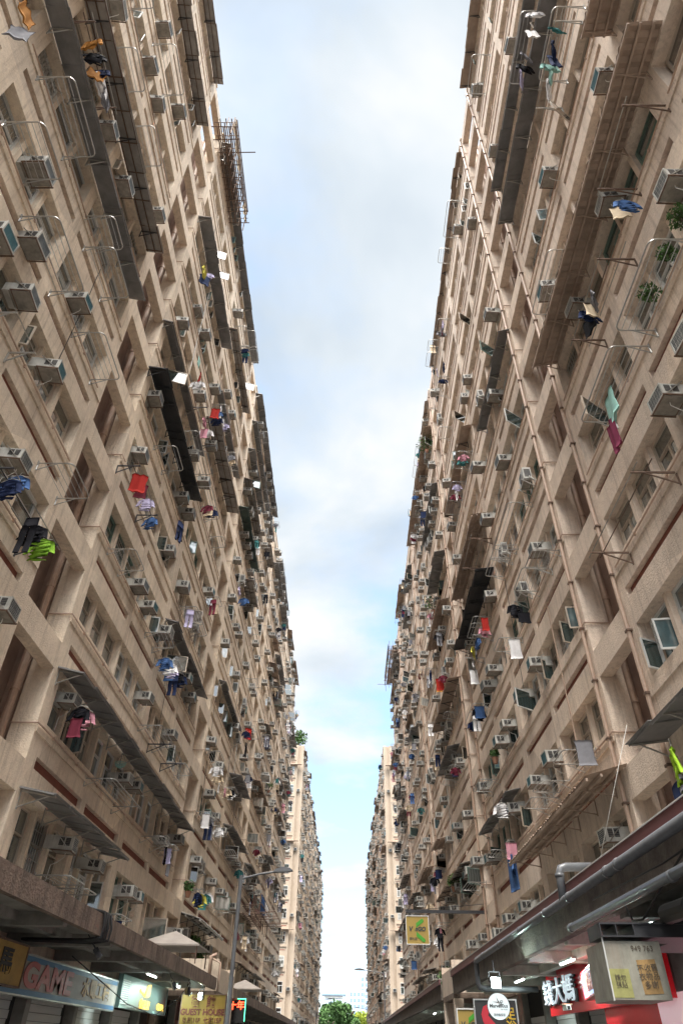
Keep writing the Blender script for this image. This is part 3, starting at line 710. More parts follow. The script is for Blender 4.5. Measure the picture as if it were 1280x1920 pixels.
# ------------------------------------------------------------------ clothes
def ring(cx_, z, hw, th, yo=0, n=10, ph=0., am=0.):
    out = []
    for i in range(n):
        a = 2*math.pi*i/n; x = cx_+hw*math.cos(a); y = th*math.sin(a) + yo + am*math.sin(x*26+ph)
        out.append((x, y, z))
    return out
def loft(mb, rings, m):
    n = len(rings[0]); vs = [v for r_ in rings for v in r_]; fs = []
    for i in range(len(rings)-1):
        for k in range(n): fs.append((i*n+k, i*n+(k+1) % n, (i+1)*n+(k+1) % n, (i+1)*n+k))
    fs += [tuple(range(n)), tuple((len(rings)-1)*n+k for k in range(n-1, -1, -1))]
    mb.add(vs, fs, m)
GARM = {}
def garment_mesh(kind, colour, var):
    key = (kind, colour, var)
    if key in GARM: return GARM[key]
    g = MB(); m = CLOTH['hivis' if colour == 'hivis' else colour]; rg = random.Random(str(key)); am = rg.uniform(.012, .03)
    ph = rg.uniform(0, 6)
    if kind == 'shirt':
        W_ = rg.uniform(.21, .26); H_ = rg.uniform(.58, .72)
        rs = [ring(0, 0, .07, .02)]
        for i, f in enumerate((.05, .15, .3, .45, .6, .75, .9, 1)):
            rs.append(ring(rg.uniform(-.012, .012), -.04-H_*f, W_*(.80 if f < .1 else .92 if f < .2 else rg.uniform(.86, 1.04)), .028+.02*f, 0, 14, ph+f*2, am*(.3+f)))
        loft(g, rs, m)
        for sg in (-1, 1):
            rs = []
            for f in (0, .35, .7, 1):
                cx_ = sg*(W_*.78+.10*f); z = -.07-.30*f
                rs.append([(cx_+.085*math.cos(2*math.pi*i/8)*(1-.2*f), .025*math.sin(2*math.pi*i/8)+.02*math.sin(ph+f*3), z+.03*math.cos(2*math.pi*i/8)*-sg) for i in range(8)])
            loft(g, rs, m)
        g.tube([(-.2, 0, -.03), (0, 0, .03), (.2, 0, -.03)], .006, WHITEM, 4); g.tube([(0, 0, .03), (0, 0, .09), (.03, 0, .11)], .004, WHITEM, 4)
        if colour == 'hivis':
            for zz_ in (-.38, -.50): loft(g, [ring(0, zz_, W_*1.01, .052, 0, 14), ring(0, zz_-.05, W_*1.01, .054, 0, 14)], CLOTH['grey'])
    elif kind == 'trousers':
        H_ = rg.uniform(.85, 1.0); rs = [ring(0, .0, .17, .02), ring(0, -.06, .18, .03), ring(0, -.26, .19, .035, 0, 10, ph, am*.5)]
        loft(g, rs, m)
        for sg in (-1, 1):
            loft(g, [ring(sg*.095, -.24, .095, .032), ring(sg*.10, -.45, .088, .03, .01*sg, 10, ph, am), ring(sg*.105+.02, -.65, .078, .03, 0, 10, ph+1, am), ring(sg*.11, -H_, .08, .028, 0.01, 10, ph+2, am)], m)
    else:
        W_ = rg.uniform(.17, .27); H_ = rg.uniform(.45, .75); rs = []
        for i in range(9):
            f = i/8; rs.append(ring(rg.uniform(-.01, .01), -.0-H_*f, W_*(1-.12*math.sin(f*3)), .012+.012*f, 0, 16, ph+f*1.6, am*1.2))
        loft(g, rs, m)
    me = smooth(g.mesh(kind)); GARM[key] = me; return me
NAMES = dict(shirt='shirt', trousers='pair of trousers', towel='cloth')
CNAME = dict(hivis='bright yellow-green reflective', lime='lime green')
GC = {}
def garment(s, block, u, z, kind, colour, yaw=None, d=.7, sc=1.2):
    b, n, k = where(s, block, u, z); base = f'{CNAME.get(colour, colour)} {NAMES[kind]}; {place_text(s, block, b, n, k)}'
    if base in LABELS: return
    me = garment_mesh(kind, colour, random.randint(0, 2))
    yaw = random.choice([0, 0, 90, 75, 20]) if yaw is None else yaw
    o = link(kind if kind != 'towel' else 'towel', me, None, s.M(d, u, z+.35) @ Matrix.Rotation(R(yaw+random.uniform(-14, 14)), 4, 'Z') @ Matrix.Rotation(R(random.uniform(-2, 2)), 4, 'X') @ Matrix.Scale(sc*random.uniform(.9, 1.12), 4))
    tag(o, base, {'shirt': 'shirt', 'trousers': 'trousers', 'towel': 'towel'}[kind], 'laundry hung out to dry')
GL = [(11.15,9.98,'shirt','black'),(11.59,9.95,'shirt','lime'),(10.9,10.0,'trousers','black'),(9.69,10.0,'shirt','navy'),(9.9,10.3,'shirt','blue'),(10.28,10.29,'shirt','black'),(5.38,21.7,'shirt','orange'),(5.66,21.65,'shirt','black'),(6.04,21.67,'shirt','navy'),(6.3,21.7,'shirt','white'),(6.6,21.65,'shirt','grey'),(6.0,21.4,'towel','orange'),(3.88,18.02,'towel','orange'),(4.06,17.46,'towel','grey'),
 (22.31,12.5,'shirt','blue'),(22.9,12.62,'shirt','white'),(23.3,12.62,'shirt','lilac'),(23.81,12.5,'trousers','navy'),(24.59,12.9,'shirt','navy'),(24.2,12.8,'shirt','black'),(16.37,29.41,'shirt','yellow'),(16.94,30.0,'shirt','lilac'),(16.6,29.2,'towel','navy'),(18.92,24.36,'shirt','white'),(19.0,24.9,'towel','red'),(18.4,25.3,'towel','mint'),(20.98,24.15,'shirt','pink'),(21.55,24.03,'shirt','white'),(21.2,23.7,'towel','pink'),(22.67,26.58,'shirt','blue'),(22.31,26.37,'towel','red'),(22.9,26.3,'shirt','navy'),
 (16.0,7.93,'shirt','black'),(16.35,7.98,'shirt','pink'),(15.95,7.6,'towel','maroon'),(34.8,12.61,'shirt','white'),(35.5,12.4,'shirt','cream'),(36.1,12.4,'towel','white'),(38.41,12.59,'shirt','cream'),(38.0,12.5,'shirt','pink'),(34.64,23.59,'shirt','lilac'),(36.54,23.99,'shirt','blue'),(42.46,19.07,'towel','teal'),(45.39,18.35,'shirt','black'),(44.39,18.35,'towel','red'),(15.65,15.65,'towel','red'),(16.0,15.5,'towel','maroon'),(16.67,15.5,'shirt','lilac'),(17.45,15.32,'shirt','blue'),(20.73,17.72,'trousers','navy'),(20.9,17.5,'shirt','black'),
 (24.11,21.46,'shirt','maroon'),(24.9,21.87,'shirt','navy'),(24.4,21.6,'towel','cream'),(34.3,6.76,'shirt','navy'),(34.9,6.8,'shirt','yellow'),(35.68,6.86,'towel','teal'),(36.7,7.12,'shirt','white'),(36.2,7.0,'shirt','teal'),(53.5,9.36,'trousers','grey'),(37.41,10.29,'shirt','white'),(48,6.9,'shirt','yellow'),(48.6,6.9,'shirt','maroon'),(44,17.2,'trousers','black'),(43.5,17.8,'shirt','navy')]
GR = [(9.59,12.54,'towel','mint'),(9.91,12.0,'towel','magenta'),(5.6,23.67,'shirt','teal'),(6.06,23.48,'shirt','navy'),(6.2,23.4,'trousers','navy'),(6.46,23.53,'shirt','mint'),(6.6,23.2,'towel','mint'),(6.9,23.21,'shirt','white'),(5.94,26.65,'shirt','white'),(6.4,26.6,'towel','white'),(7.09,26.68,'shirt','grey'),(7.4,26.7,'shirt','black'),(7.76,26.9,'shirt','lilac'),(8.76,15.19,'shirt','grey'),(9.13,15.1,'shirt','navy'),(8.95,15.1,'towel','cream'),(9.3,15.0,'towel','black'),(24.07,15.36,'towel','red'),(24.41,15.09,'shirt','pink'),(27.0,15.53,'shirt','yellow'),(27.32,14.94,'shirt','white'),(27.6,14.7,'towel','white'),(26.0,15.44,'shirt','blue'),(26.6,15.2,'shirt','grey'),
 (25.11,6.61,'shirt','blue'),(25.3,6.5,'towel','blue'),(24.95,6.9,'towel','pink'),(11.62,5.45,'shirt','hivis'),(11.9,4.9,'trousers','navy'),(18.66,12.41,'towel','black'),(19.51,13.21,'shirt','black'),(37.97,19.15,'towel','red'),(38.4,19.1,'towel','orange'),(54.79,26.9,'shirt','navy'),(27.18,35.74,'shirt','lilac'),(25.13,33.68,'shirt','navy'),(42.63,38.23,'shirt','blue'),(20.23,12.28,'towel','white'),(6.47,15.13,'shirt','blue'),(6.7,15.3,'towel','cream'),(15.84,7.14,'towel','grey'),(51.34,9.03,'shirt','cream'),(25.53,8.36,'shirt','white'),(48,6.7,'shirt','white'),(47,6.8,'trousers','black')]
for a in GL: garment(L, 0, *a, yaw=0 if a[0] > 21 and a[0] < 25 else None, sc=.98)
for a in GR: garment(Rt, 0, *a, yaw=80 if a[3] == 'hivis' or a[0] in (9.59, 25.11, 11.9) else None, sc=1.5 if a[0] in (9.59, 25.11, 11.62, 11.9, 25.3) else .95)
cols = ['white', 'white', 'navy', 'black', 'blue', 'grey', 'grey', 'lilac', 'pink', 'cream', 'cream', 'teal', 'navy', 'maroon', 'black']
for i, (s, block, u, z, w, d, t) in enumerate(RACKS):
    if u < 23: continue
    if rb.random() < (.5 if u < 120 else .3) and i < 260:
        for j in range(rb.choice([2, 3, 4])):
            garment(s, block, u-w/2+.2+j*w/4, z-.4, rb.choice(['shirt', 'shirt', 'towel', 'trousers']), rb.choice(cols), yaw=rb.choice([0, 0, 90]), d=.5, sc=.95)

# poles on brackets carrying the near laundry
def pole_set(s, u, z, w, d, m, n, label):
    o = empty('laundry_pole_bracket', s.M(0, u, z))
    for sg in (-1, 1):
        B = MB(); B.bar((0, sg*w*.42, 0), (d, sg*w*.42, 0), .035, m); B.bar((0, sg*w*.42, -.3), (d*.7, sg*w*.42, -.02), .025, m); B.bar((.012, sg*w*.42, -.33), (.012, sg*w*.42, .02), .03, m)
        B.obj('bracket', o)
    for i in range(n):
        x = d*(.95-.28*i); p = MB(); p.tube([(x, -w/2, .03), (x, w/2+.1*i, .03)], .014, m if i % 2 else STEEL, 6); p.obj('pole', o)
    tag(o, label, 'laundry pole', 'laundry poles on brackets')
for s, u, z, w, d, m, n in ((L, 10.6, 10.35, 3.0, .9, DARKIRON, 3), (L, 16.6, 16.1, 3.0, .75, DARKIRON, 2), (L, 6.0, 22.2, 2.4, .8, RUST, 2), (Rt, 10.8, 10.45, 3.2, .9, RUST, 2), (Rt, 6.5, 23.9, 2.6, .8, STEEL, 2),
                             (L, 25.6, 10.4, 2.6, .9, DARKIRON, 2), (Rt, 8.9, 15.5, 2.6, .85, RUST, 3), (Rt, 24.6, 19.4, 2.8, 1.0, RUST, 3), (L, 36, 7.3, 3.2, .8, STEEL, 2), (Rt, 5.9, 16.6, 2.0, .9, RUST, 1), (L, 21.6, 24.6, 3.0, .9, DARKIRON, 2), (Rt, 27, 15.9, 2.6, .9, STEEL, 2), (L, 8.3, 13.3, 1.2, .6, STEEL, 1)):
    b, n_, k = where(s, 0, u, z)
    pole_set(s, u, z, w, d, m, n, f'laundry poles on wall brackets; {place_text(s, 0, b, n_, k)}')

# ------------------------------------------------------------------ plants
def leaves(mb, c, rad, n, m, rg, size=.09, flat=.8):
    for i in range(n):
        v = Vector((rg.gauss(0, 1), rg.gauss(0, 1), rg.gauss(0, 1)*flat)); v = v.normalized()*rad*rg.random()**.45 + Vector(c)
        a = Vector((rg.gauss(0, 1), rg.gauss(0, 1), rg.gauss(0, 1))).normalized(); b = a.cross(Vector((rg.gauss(0, 1), rg.gauss(0, 1), rg.gauss(0, 1)))).normalized()
        s_ = size*rg.uniform(.6, 1.4); mb.add([v-a*s_, v+b*s_*.45, v+a*s_, v-b*s_*.45], [(0, 1, 2, 3)], m)
def plant(M4, label, rad=.3, n=130, m=FOL, pot=True, size=.08, stems=True):
    o = empty('potted_plant', M4); rg = random.Random(label); F = MB()
    leaves(F, (0, 0, rad*.9), rad, n, m, rg, size)
    if stems:
        for i in range(7): F.tube([(0, 0, 0), (rg.uniform(-1, 1)*rad*.5, rg.uniform(-1, 1)*rad*.5, rad), (rg.uniform(-1, 1)*rad*.9, rg.uniform(-1, 1)*rad*.9, rad*1.6)], .008, BARK, 4)
    F.obj('foliage', o)
    if pot:
      P_ = MB(); n_ = 12; rs = [[(r_*math.cos(2*math.pi*i/n_), r_*math.sin(2*math.pi*i/n_), z) for i in range(n_)] for z, r_ in ((-.24, .09), (-.03, .14), (0, .155), (.01, .13))]
      loft(P_, rs, TERRA); P_.obj('pot', o)
    tag(o, label, 'plant', 'pot plants on the sills')
for s, u, z, r_, t in ((Rt, 6.0, 13.62, .24, 'c'), (Rt, 6.7, 13.6, .20, 'c'), (Rt, 7.6, 13.6, .24, 'c'), (Rt, 26.9, 10.85, .2, ''), (L, 36.4, 5.2, .28, ''), (L, 38.2, 4.9, .35, ''), (L, 44.5, 3.9, .6, ''), (Rt, 47.5, 4.4, .6, ''), (Rt, 49, 4.5, .5, ''), (Rt, 41.5, 8.7, .35, ''), (L, 62, 19.8, .4, ''), (Rt, 36, 37.5, .8, ''), (Rt, 40, 25.6, .6, ''), (L, 33.4, 7.0, .25, '')):
    b, n_, k = where(s, 0, u, z); plant(s.M(.42 if not t else .22, u, z), f'leafy green pot plant on sill; {place_text(s, 0, b, n_, k)}', r_, int(90+200*r_) if not t else 260, pot=not t, size=.08 if not t else .045)
plant(Matrix.Translation((XL-1, 116.5, ROOF+.6)), 'wild shrub growing on the far left roof corner', 1.5, 260, size=.3)
# hanging baskets and small sill clutter
def basket(s, u, z, m, lab):
    o = empty('hanging_basket', s.M(.35, u, z)); B = MB(); n = 16
    for z_, r_ in ((0, .17), (-.05, .16), (-.1, .13), (-.13, .08)): B.tube([(r_*math.cos(2*math.pi*i/n), r_*math.sin(2*math.pi*i/n), z_) for i in range(n)], .008, m, 4, True)
    for i in range(n): a = 2*math.pi*i/n; B.tube([(.17*math.cos(a), .17*math.sin(a), 0), (.13*math.cos(a), .13*math.sin(a), -.1), (.05*math.cos(a), .05*math.sin(a), -.135)], .005, m, 4)
    B.obj('basket', o); S_ = MB()
    for i in range(3): a = 2.1*i; S_.tube([(.17*math.cos(a), .17*math.sin(a), 0), (0, 0, .32)], .004, DARKIRON, 4)
    S_.tube([(0, 0, .32), (0, 0, .45)], .006, DARKIRON, 4); S_.obj('hanging_wire', o); tag(o, lab, 'basket')
basket(L, 20.9, 8.5, CLOTH['mint'], 'round green plastic basket hanging under the grey awning, left block')

# rooftop bamboo frames seen against the sky
def bamboo_frame(s, u0, u1, z0, d, label, cloths):
    o = empty('bamboo_frame', s.M(0, (u0+u1)/2, z0)); B = MB(); hw = (u1-u0)/2; rg = random.Random(label)
    for lv in (0, .55, 1.1):
      for i in range(4): x = .15+d*i/3.4; B.tube([(x, -hw, lv+rg.uniform(-.1, .1)), (x, hw*rg.uniform(.6, 1), lv+rg.uniform(-.1, .1))], .03, RUST, 6)
    for i in range(9): y = -hw+2*hw*i/8; B.tube([(.15+d*.45, y, -.4), (.15+d*.45, y, 1.3)], .022, RUST, 5); B.tube([(-.1, y, .55), (d+.05, y, .6)], .022, RUST, 5)
    for i in range(4): x = .15+d*i/3.4; B.tube([(x, -hw, rg.uniform(-.1, .1)), (x, hw, rg.uniform(-.1, .1))], .035, RUST, 6)
    for i in range(9): y = -hw+2*hw*i/8; B.tube([(-.2, y, 0), (d+rg.choice([.1, .2, 1.0]), y, rg.uniform(-.05, .15))], .03, RUST, 6)
    for i in range(5): y = -hw+2*hw*i/4; B.tube([(d*.9, y, -.9), (d*.9, y, 1.3)], .03, RUST, 6)
    B.obj('pole', o)
    C = MB()
    for j, (y0, y1, mm) in enumerate(cloths):
        n = 10; vs = []
        for a in range(n+1):
            for b in range(5):
                f = a/n; vs.append((d*.93+.05*math.sin(a*1.7+b), -hw+2*hw*(y0+(y1-y0)*f), 1.2-1.1*b/4+.06*math.sin(a*2.1+j)))
        vs += [(x-.015, y, z) for x, y, z in vs]; q = (n+1)*5
        fs = [(a*5+b, a*5+b+1, a*5+b+6, a*5+b+5) for a in range(n) for b in range(4)]; fs += [tuple(q+i for i in reversed(f)) for f in fs]
        C.add(vs, fs, mm)
    C.obj('sheeting', o)
    tag(o, label, 'bamboo frame')
bamboo_frame(L, 14.2, 19.6, 40.6, 1.1, 'bamboo scaffold with grey sheeting jutting from the left roof edge', [(0, .5, CLOTH['cream']), (.55, .8, CLOTH['grey']), (.82, 1, CLOTH['cream'])])
bamboo_frame(Rt, 74, 84, 40.2, 1.3, 'bamboo frame with striped cloths on the far right roof edge', [(0, .2, CLOTH['lilac']), (.22, .42, CLOTH['cream']), (.5, .7, CLOTH['mint']), (.72, .9, CLOTH['blue'])])
bamboo_frame(L, 54, 60, 9.0, 1.5, 'bamboo scaffold with blue tarpaulin on the left block mid-height', [(0, .5, CLOTH['blue']), (.5, 1, CLOTH['white'])])

# ------------------------------------------------------------------ street canopies, ground floor
def fr(s, mb, x0, x1, u0, u1, z0, z1, m): mb.box((x0, u0, z0), (x1, u1, z1), m)
# left canopy: X from wall to -5, z 3.36-3.70
def canopy_left(u0, u1, label):
    o = empty('street_canopy', Matrix.Translation((-6.2, (u0+u1)/2, 3.4))); inv = o.matrix_world.inverted()
    A, B = MB(), MB()
    A.box((-5.12, u0, 3.34), (-5.0, u1, 3.71), CONC); A.box((XL+.01, u0, 3.50), (-5.12, u1, 3.60), SOFFIT)
    u = u0+1.2
    while u < u1: B.box((XL+.02, u, 3.28), (-5.125, u+.22, 3.499), SOFFIT); u += 3.1
    B.box((-6.2, u0+.05, 3.36), (-6.0, u1-.05, 3.499), SOFFIT)
    for nm, mb in (('slab', A), ('beam', B)): q = mb.obj(nm, o); q.matrix_parent_inverse = inv
    tag(o, label, 'canopy', 'concrete canopies over the pavements'); return o
canopy_left(-9, 31.3, 'stained brown concrete canopy over the left pavement, nearest the camera')
canopy_left(36.5, 86, 'stained brown concrete canopy farther down the left pavement, beyond the guest house')
def canopy_right(u0, u1, label, near):
    o = empty('street_canopy', Matrix.Translation((5.2, (u0+u1)/2, 3.5))); inv = o.matrix_world.inverted()
    A, B, F = MB(), MB(), MB()
    A.box((4.06, u0, 3.26), (4.22, u1, 3.80), CONC_D); A.box((4.22, u0, 3.42), (XR-.01, u1, 3.55), SOFFIT)
    F.box((4.0, u0, 3.80), (4.03, u1, 3.975), MAROON); F.box((3.985, u0, 3.975), (4.25, u1, 3.992), WHITEM); F.box((3.985, u0, 3.785), (4.055, u1, 3.80), MAROON)
    F.box((4.035, u0, 3.803), (4.05, u1, 3.97), MAROON)
    u = u0+.7
    while u < u1: B.box((4.225, u, 3.2), (XR-.02, u+.25, 3.419), SOFFIT_W if u > 13 else SOFFIT); u += 3.3
    B.box((5.2, u0+.05, 3.24), (5.4, u1-.05, 3.419), SOFFIT_W)
    for nm, mb in (('slab', A), ('beam', B), ('fascia', F)): q = mb.obj(nm, o); q.matrix_parent_inverse = inv
    tag(o, label, 'canopy', 'concrete canopies over the pavements')
canopy_right(-9, 30.4, 'canopy with maroon metal fascia over the right pavement, nearest the camera', True)
canopy_right(34.2, 86, 'canopy with maroon fascia farther down the right pavement', False)
# pipes on the right canopy
def pipe_obj(name, runs, label, cat='pipe', M_=GPIPE):
    mb = MB()
    for pts, r_ in runs: mb.tube(pts, r_, M_, 12)
    me = smooth(mb.mesh(name)); o = link(name, me); tag(o, label, cat); return o
col = lambda u, x, z, r_: ([(x, u, z), (x, u+.09, z)], r_)
main = [([(3.86, -6, 3.68), (3.86, 23.2, 3.68), (3.86, 23.35, 3.64), (3.87, 23.42, 3.5), (3.87, 23.45, 3.15), (3.92, 23.46, 3.05), (4.1, 23.48, 3.02), (5.6, 23.5, 3.02)], .072)]
main += [col(u, 3.86, 3.68, .082) for u in (3, 7, 10.3, 10.8, 12.9, 14.6, 17, 19.5, 22)]
main += [([(3.86, 13.35, 3.68), (3.88, 13.36, 4.12), (3.92, 13.36, 4.2), (4.02, 13.37, 4.23), (4.9, 13.4, 4.25)], .075), ([(3.875, 13.36, 4.06), (3.875, 13.36, 4.12)], .085)]
pipe_obj('drain_pipe', main, 'thick grey drain pipe running along the maroon canopy edge')
pipe_obj('drain_pipe', [([(3.82, -6, 3.2), (3.82, 13.1, 3.24)], .058), col(8.6, 3.82, 3.22, .068), col(12.95, 3.82, 3.24, .068)], 'thinner grey pipe hanging below the thick drain pipe')
pipe_obj('hanging_cable', [([(3.95, 8.2, 3.5), (3.9, 9.2, 3.2), (3.85, 9.9, 2.95), (3.9, 10.4, 3.0), (4.0, 10.9, 3.35)], .014), ([(4.0, 6, 3.55), (3.9, 9, 3.42), (3.95, 12, 3.5)], .012)], 'slack cable looping beneath the right canopy', 'cable', CABLE)
pipe_obj('hanging_cable', [([(4.6, 13.2, 4.3), (5.5, 12.6, 6.6)], .005)], 'thin pale wire strung up from the elbow pipe to the corrugated awning', 'cable', WHITEM)
ub = 15.9
pipe_obj('cable_bundle', [([(-6.6, ub+dx*.4, 3.28), (-5.3, ub+dx, 3.26), (-4.975+abs(dx)*.1, ub+dx, 3.30), (-4.955+abs(dx)*.1, ub+dx, 3.5), (-4.97, ub+dx-.03, 3.74), (-5.2, ub+dx*1.2-.1, 3.78), (-5.7, ub+dx-.9, 3.8)], .028) for dx in (-.2, -.05, 0, .12, .3)], 'bundle of thick black cables looped over the left canopy edge', 'cable', CABLE)
pipe_obj('hanging_cable', [([(-5.9, 17, 3.1), (-5.6, 21, 2.45), (-5.5, 23.8, 2.3), (-5.3, 26, 2.8), (-5.2, 27, 3.3)], .012), ([(-5.2, 26.5, 3.3), (-5.3, 27.6, 2.95), (-5.4, 28.6, 3.1)], .012)], 'slack dark cable drooping in front of the green-grey sign', 'cable', CABLE)

# ground floor shop walls as part of a shop front thing each side (dark recess, shutters, ducts)
def shopfront(s, u0, u1, label, seed, parts):
    o = empty('shop', s.M(0, (u0+u1)/2, 0)); inv = o.matrix_world.inverted(); rg = random.Random(seed)
    A = MB(); PB = []
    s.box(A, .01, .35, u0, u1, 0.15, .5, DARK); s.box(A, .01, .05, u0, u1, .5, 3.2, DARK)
    u = u0+.1
    while u < u1-.2: B = MB(); s.box(B, .05, .32, u, u+.28, .15, 3.19, SOFFIT); PB.append(('pier', B)); u += 3.4
    u = u0+.45
    while u < u1-2.9:
        C = MB(); PB.append(('shutter', C))
        for j in range(12): s.box(C, .06, .10+.02*(j % 2), u, u+2.7, .6+j*.16, .75+j*.16, FRAME_W if rg.random() < 2 and seed % 2 else RUST)
        u += 3.4
    for nm, mb in [('wall', A)]+PB: q = mb.obj(nm, o); q.matrix_parent_inverse = inv
    tag(o, label, 'shop front')
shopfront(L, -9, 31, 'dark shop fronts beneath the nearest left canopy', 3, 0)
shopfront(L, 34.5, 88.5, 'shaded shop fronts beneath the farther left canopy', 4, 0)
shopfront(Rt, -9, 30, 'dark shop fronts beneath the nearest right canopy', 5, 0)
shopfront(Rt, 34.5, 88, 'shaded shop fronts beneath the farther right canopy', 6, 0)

# lettering
def text(parent, body, size, M4, m, extrude=.006, name='lettering', sx=1., off=0., align='CENTER', shear=0.):
    cu = bpy.data.curves.new(name, 'FONT'); cu.body = body; cu.size = size; cu.extrude = extrude; cu.align_x = align; cu.align_y = 'CENTER'; cu.offset = off; cu.shear = shear
    t = bpy.data.objects.new('tmp', cu); COL.objects.link(t); bpy.context.view_layer.update()
    me = bpy.data.meshes.new_from_object(t.evaluated_get(bpy.context.evaluated_depsgraph_get())); bpy.data.objects.remove(t)
    me.materials.clear(); me.materials.append(m); me.name = name
    return link(name, me, parent, M4 @ Matrix.Diagonal((sx, 1, 1, 1)))
def sign_root(name, s_or_M, label, cat='sign'):
    o = empty(name, s_or_M); tag(o, label, cat); return o
# face matrices: local x = reading direction, y = up, z = towards the viewer
def facing_street(s, d, u, z):      # on the wall plane, read from the street
    X = s.x + s.sg*d
    if s.sg > 0: m = Matrix(((0, 0, 1), (1, 0, 0), (0, 1, 0)))       # left wall: x->+Y, normal +X
    else: m = Matrix(((0, 0, -1), (-1, 0, 0), (0, 1, 0)))           # right wall: x->-Y, normal -X
    m = m.to_4x4(); m.translation = (X, u, z); return m
def facing_cam(x, y, z, yaw=0):     # across the street, read by the camera
    m = Matrix(((1, 0, 0), (0, 0, -1), (0, 1, 0))).to_4x4(); m = Matrix.Rotation(R(yaw), 4, 'Z') @ m; m.translation = (x, y, z); return m
def panel(o, w, h, t, m, fm=None, name='board'):
    B = MB(); B.box((-w/2, -h/2, -t), (w/2, h/2, 0), m); B.obj(name, o)
    if fm:
        F = MB(); f = .03
        F.box((-w/2-f, -h/2-f, -t-.01), (-w/2, h/2+f, .02), fm); F.box((w/2, -h/2-f, -t-.01), (w/2+f, h/2+f, .02), fm)
        F.box((-w/2, h/2, -t-.01), (w/2, h/2+f, .02), fm); F.box((-w/2, -h/2-f, -t-.01), (w/2, -h/2, .02), fm); F.obj('frame', o)
T_ = Matrix.Translation
SRED = mat('sign_red', (.34, .03, .022), .5); SBLUE = mat('sign_blue', (.02, .11, .24), .5, nz=.15); SWH = mat('sign_cream_white', (.33, .29, .26), .6, nz=.2, nscale=3)
SYEL = mat('faded_yellow_sign', (.38, .24, .06), .6, nz=.3, nscale=3); SGOLD = mat('lit_gold_lettering', (.9, .6, .1), .5, emit=(1, .58, .08), estr=.35)
SGRN = mat('grey_green_board', (.12, .18, .17), .35, .2); BLK = mat('sign_black', (.02, .02, .02), .5)
SFADE = mat('faded_ochre_lettering', (.58, .38, .19), .6, nz=.3, nscale=4); YBOARD = mat('guest_house_yellow', (.22, .145, .02), .6, nz=.12)
MAR2 = mat('guest_house_red', (.10, .018, .008), .6)
LRED = mat('led_red', (.5, .05, .02), .5, emit=(1, .06, .02), estr=.9); LGREEN = mat('led_green', (.1, .6, .3), .5, emit=(.1, 1, .45), estr=.5)
# GAME sign
o = sign_root('shop_sign', facing_street(L, .86, 18.2, 2.72), 'blue and white shop sign reading GAME in red letters')
panel(o, 10.3, .66, .12, SWH, STEEL)
B = MB(); B.box((-5.14, .235, .002), (5.14, .33, .006), SBLUE); B.box((-5.14, -.33, .002), (5.14, -.235, .006), SBLUE); B.obj('blue_band', o)
text(o, 'GAME', .60, T_((-.3, .0, .012)), SRED, off=.022, sx=1.9)
text(o, '水電工程', .40, T_((3.25, 0, .012)), SFADE, off=.012, sx=1.5)
# yellow sign nearest left
o = sign_root('shop_sign', facing_street(L, 1.30, 13.6, 2.76), 'old yellow sign with one dark character at the left edge')
panel(o, 3.2, .62, .10, SYEL, RUST); text(o, '馬', .42, T_((.72, 0, .01)), BLK, off=.012, sx=1.5)
# grey-green sign
o = sign_root('shop_sign', facing_street(L, .86, 27.0, 2.88), 'grey-green lit sign board with glowing gold emblem and lettering')
panel(o, 6.3, .74, .12, SGRN, SGRN)
B = MB()
B.prism([(-.75, .0), (.05, -.13), (.35, .28), (.75, .33), (.75, -.1), (.42, -.14), (.45, -.16), (.02, -.16), (-.7, .09)], 'z', .01, .03, SGOLD, T_((-.3, .1, 0)) @ Matrix.Diagonal((.9, .75, 1, 1)))
B.obj('emblem', o)
text(o, '御品軒', .24, T_((-.1, -.23, .02)), SGOLD, off=.006, sx=1.9); text(o, 'CHA', .24, T_((2.2, -.2, .02)), SGOLD, off=.008, sx=2.1)
B = MB()
for i in range(12): B.box((-3.1, -.3+i*.05, .005), (-2.3, -.28+i*.05, .03), WHITEM)
B.obj('louvre', o)
# guest house sign
o = sign_root('shop_sign', facing_cam(-5.05, 29.2, 2.15), 'yellow GUEST HOUSE sign board with dull red lettering')
panel(o, 1.55, 1.85, .08, YBOARD, RUST)
text(o, '賓  館', .36, T_((0, .70, .01)), MAR2, off=.004); text(o, 'GUEST HOUSE', .24, T_((0, .42, .01)), MAR2, off=.010)
text(o, '良庭11F  七庭15F', .185, T_((0, .19, .01)), MAR2, off=.004); text(o, '房 ROOMS  酒店 HOUSE', .15, T_((0, .0, .01)), MAR2, off=.003); text(o, '長租 日租', .17, T_((0, -.22, .01)), MAR2)
# LED sign
o = sign_root('led_sign', facing_cam(-5.55, 38.0, 2.95), 'red glowing LED sign with characters and a green border')
panel(o, 1.9, .9, .1, BLK)
text(o, '仁和四十年', .36, T_((.0, .17, .01)), LRED, off=.006)
B = MB(); B.box((-.95, .42, .002), (.95, .45, .02), LGREEN); B.box((.92, -.4, .002), (.95, .42, .02), LGREEN); B.obj('border_light', o)
# right: red sign
LRW = mat('lit_white_face', (.8, .85, .9), .4, emit=(.75, .88, 1), estr=.05); SR2 = mat('glossy_red_board', (.50, .012, .018), .25)
o = sign_root('shop_sign', facing_street(Rt, .80, 18.4, 2.86), 'bright red shop sign with raised white characters 錢大媽')
panel(o, 8.4, .98, .15, SR2, None)
text(o, '錢大媽', .60, T_((-2.75, -.04, .10)), LRW, extrude=.02, off=-.004, sx=1.72); text(o, '錢大媽', .60, T_((-2.66, -.06, .045)), BLK, extrude=.02, off=.004, sx=1.72)  # offset black copy stands in for the shadow behind the white characters
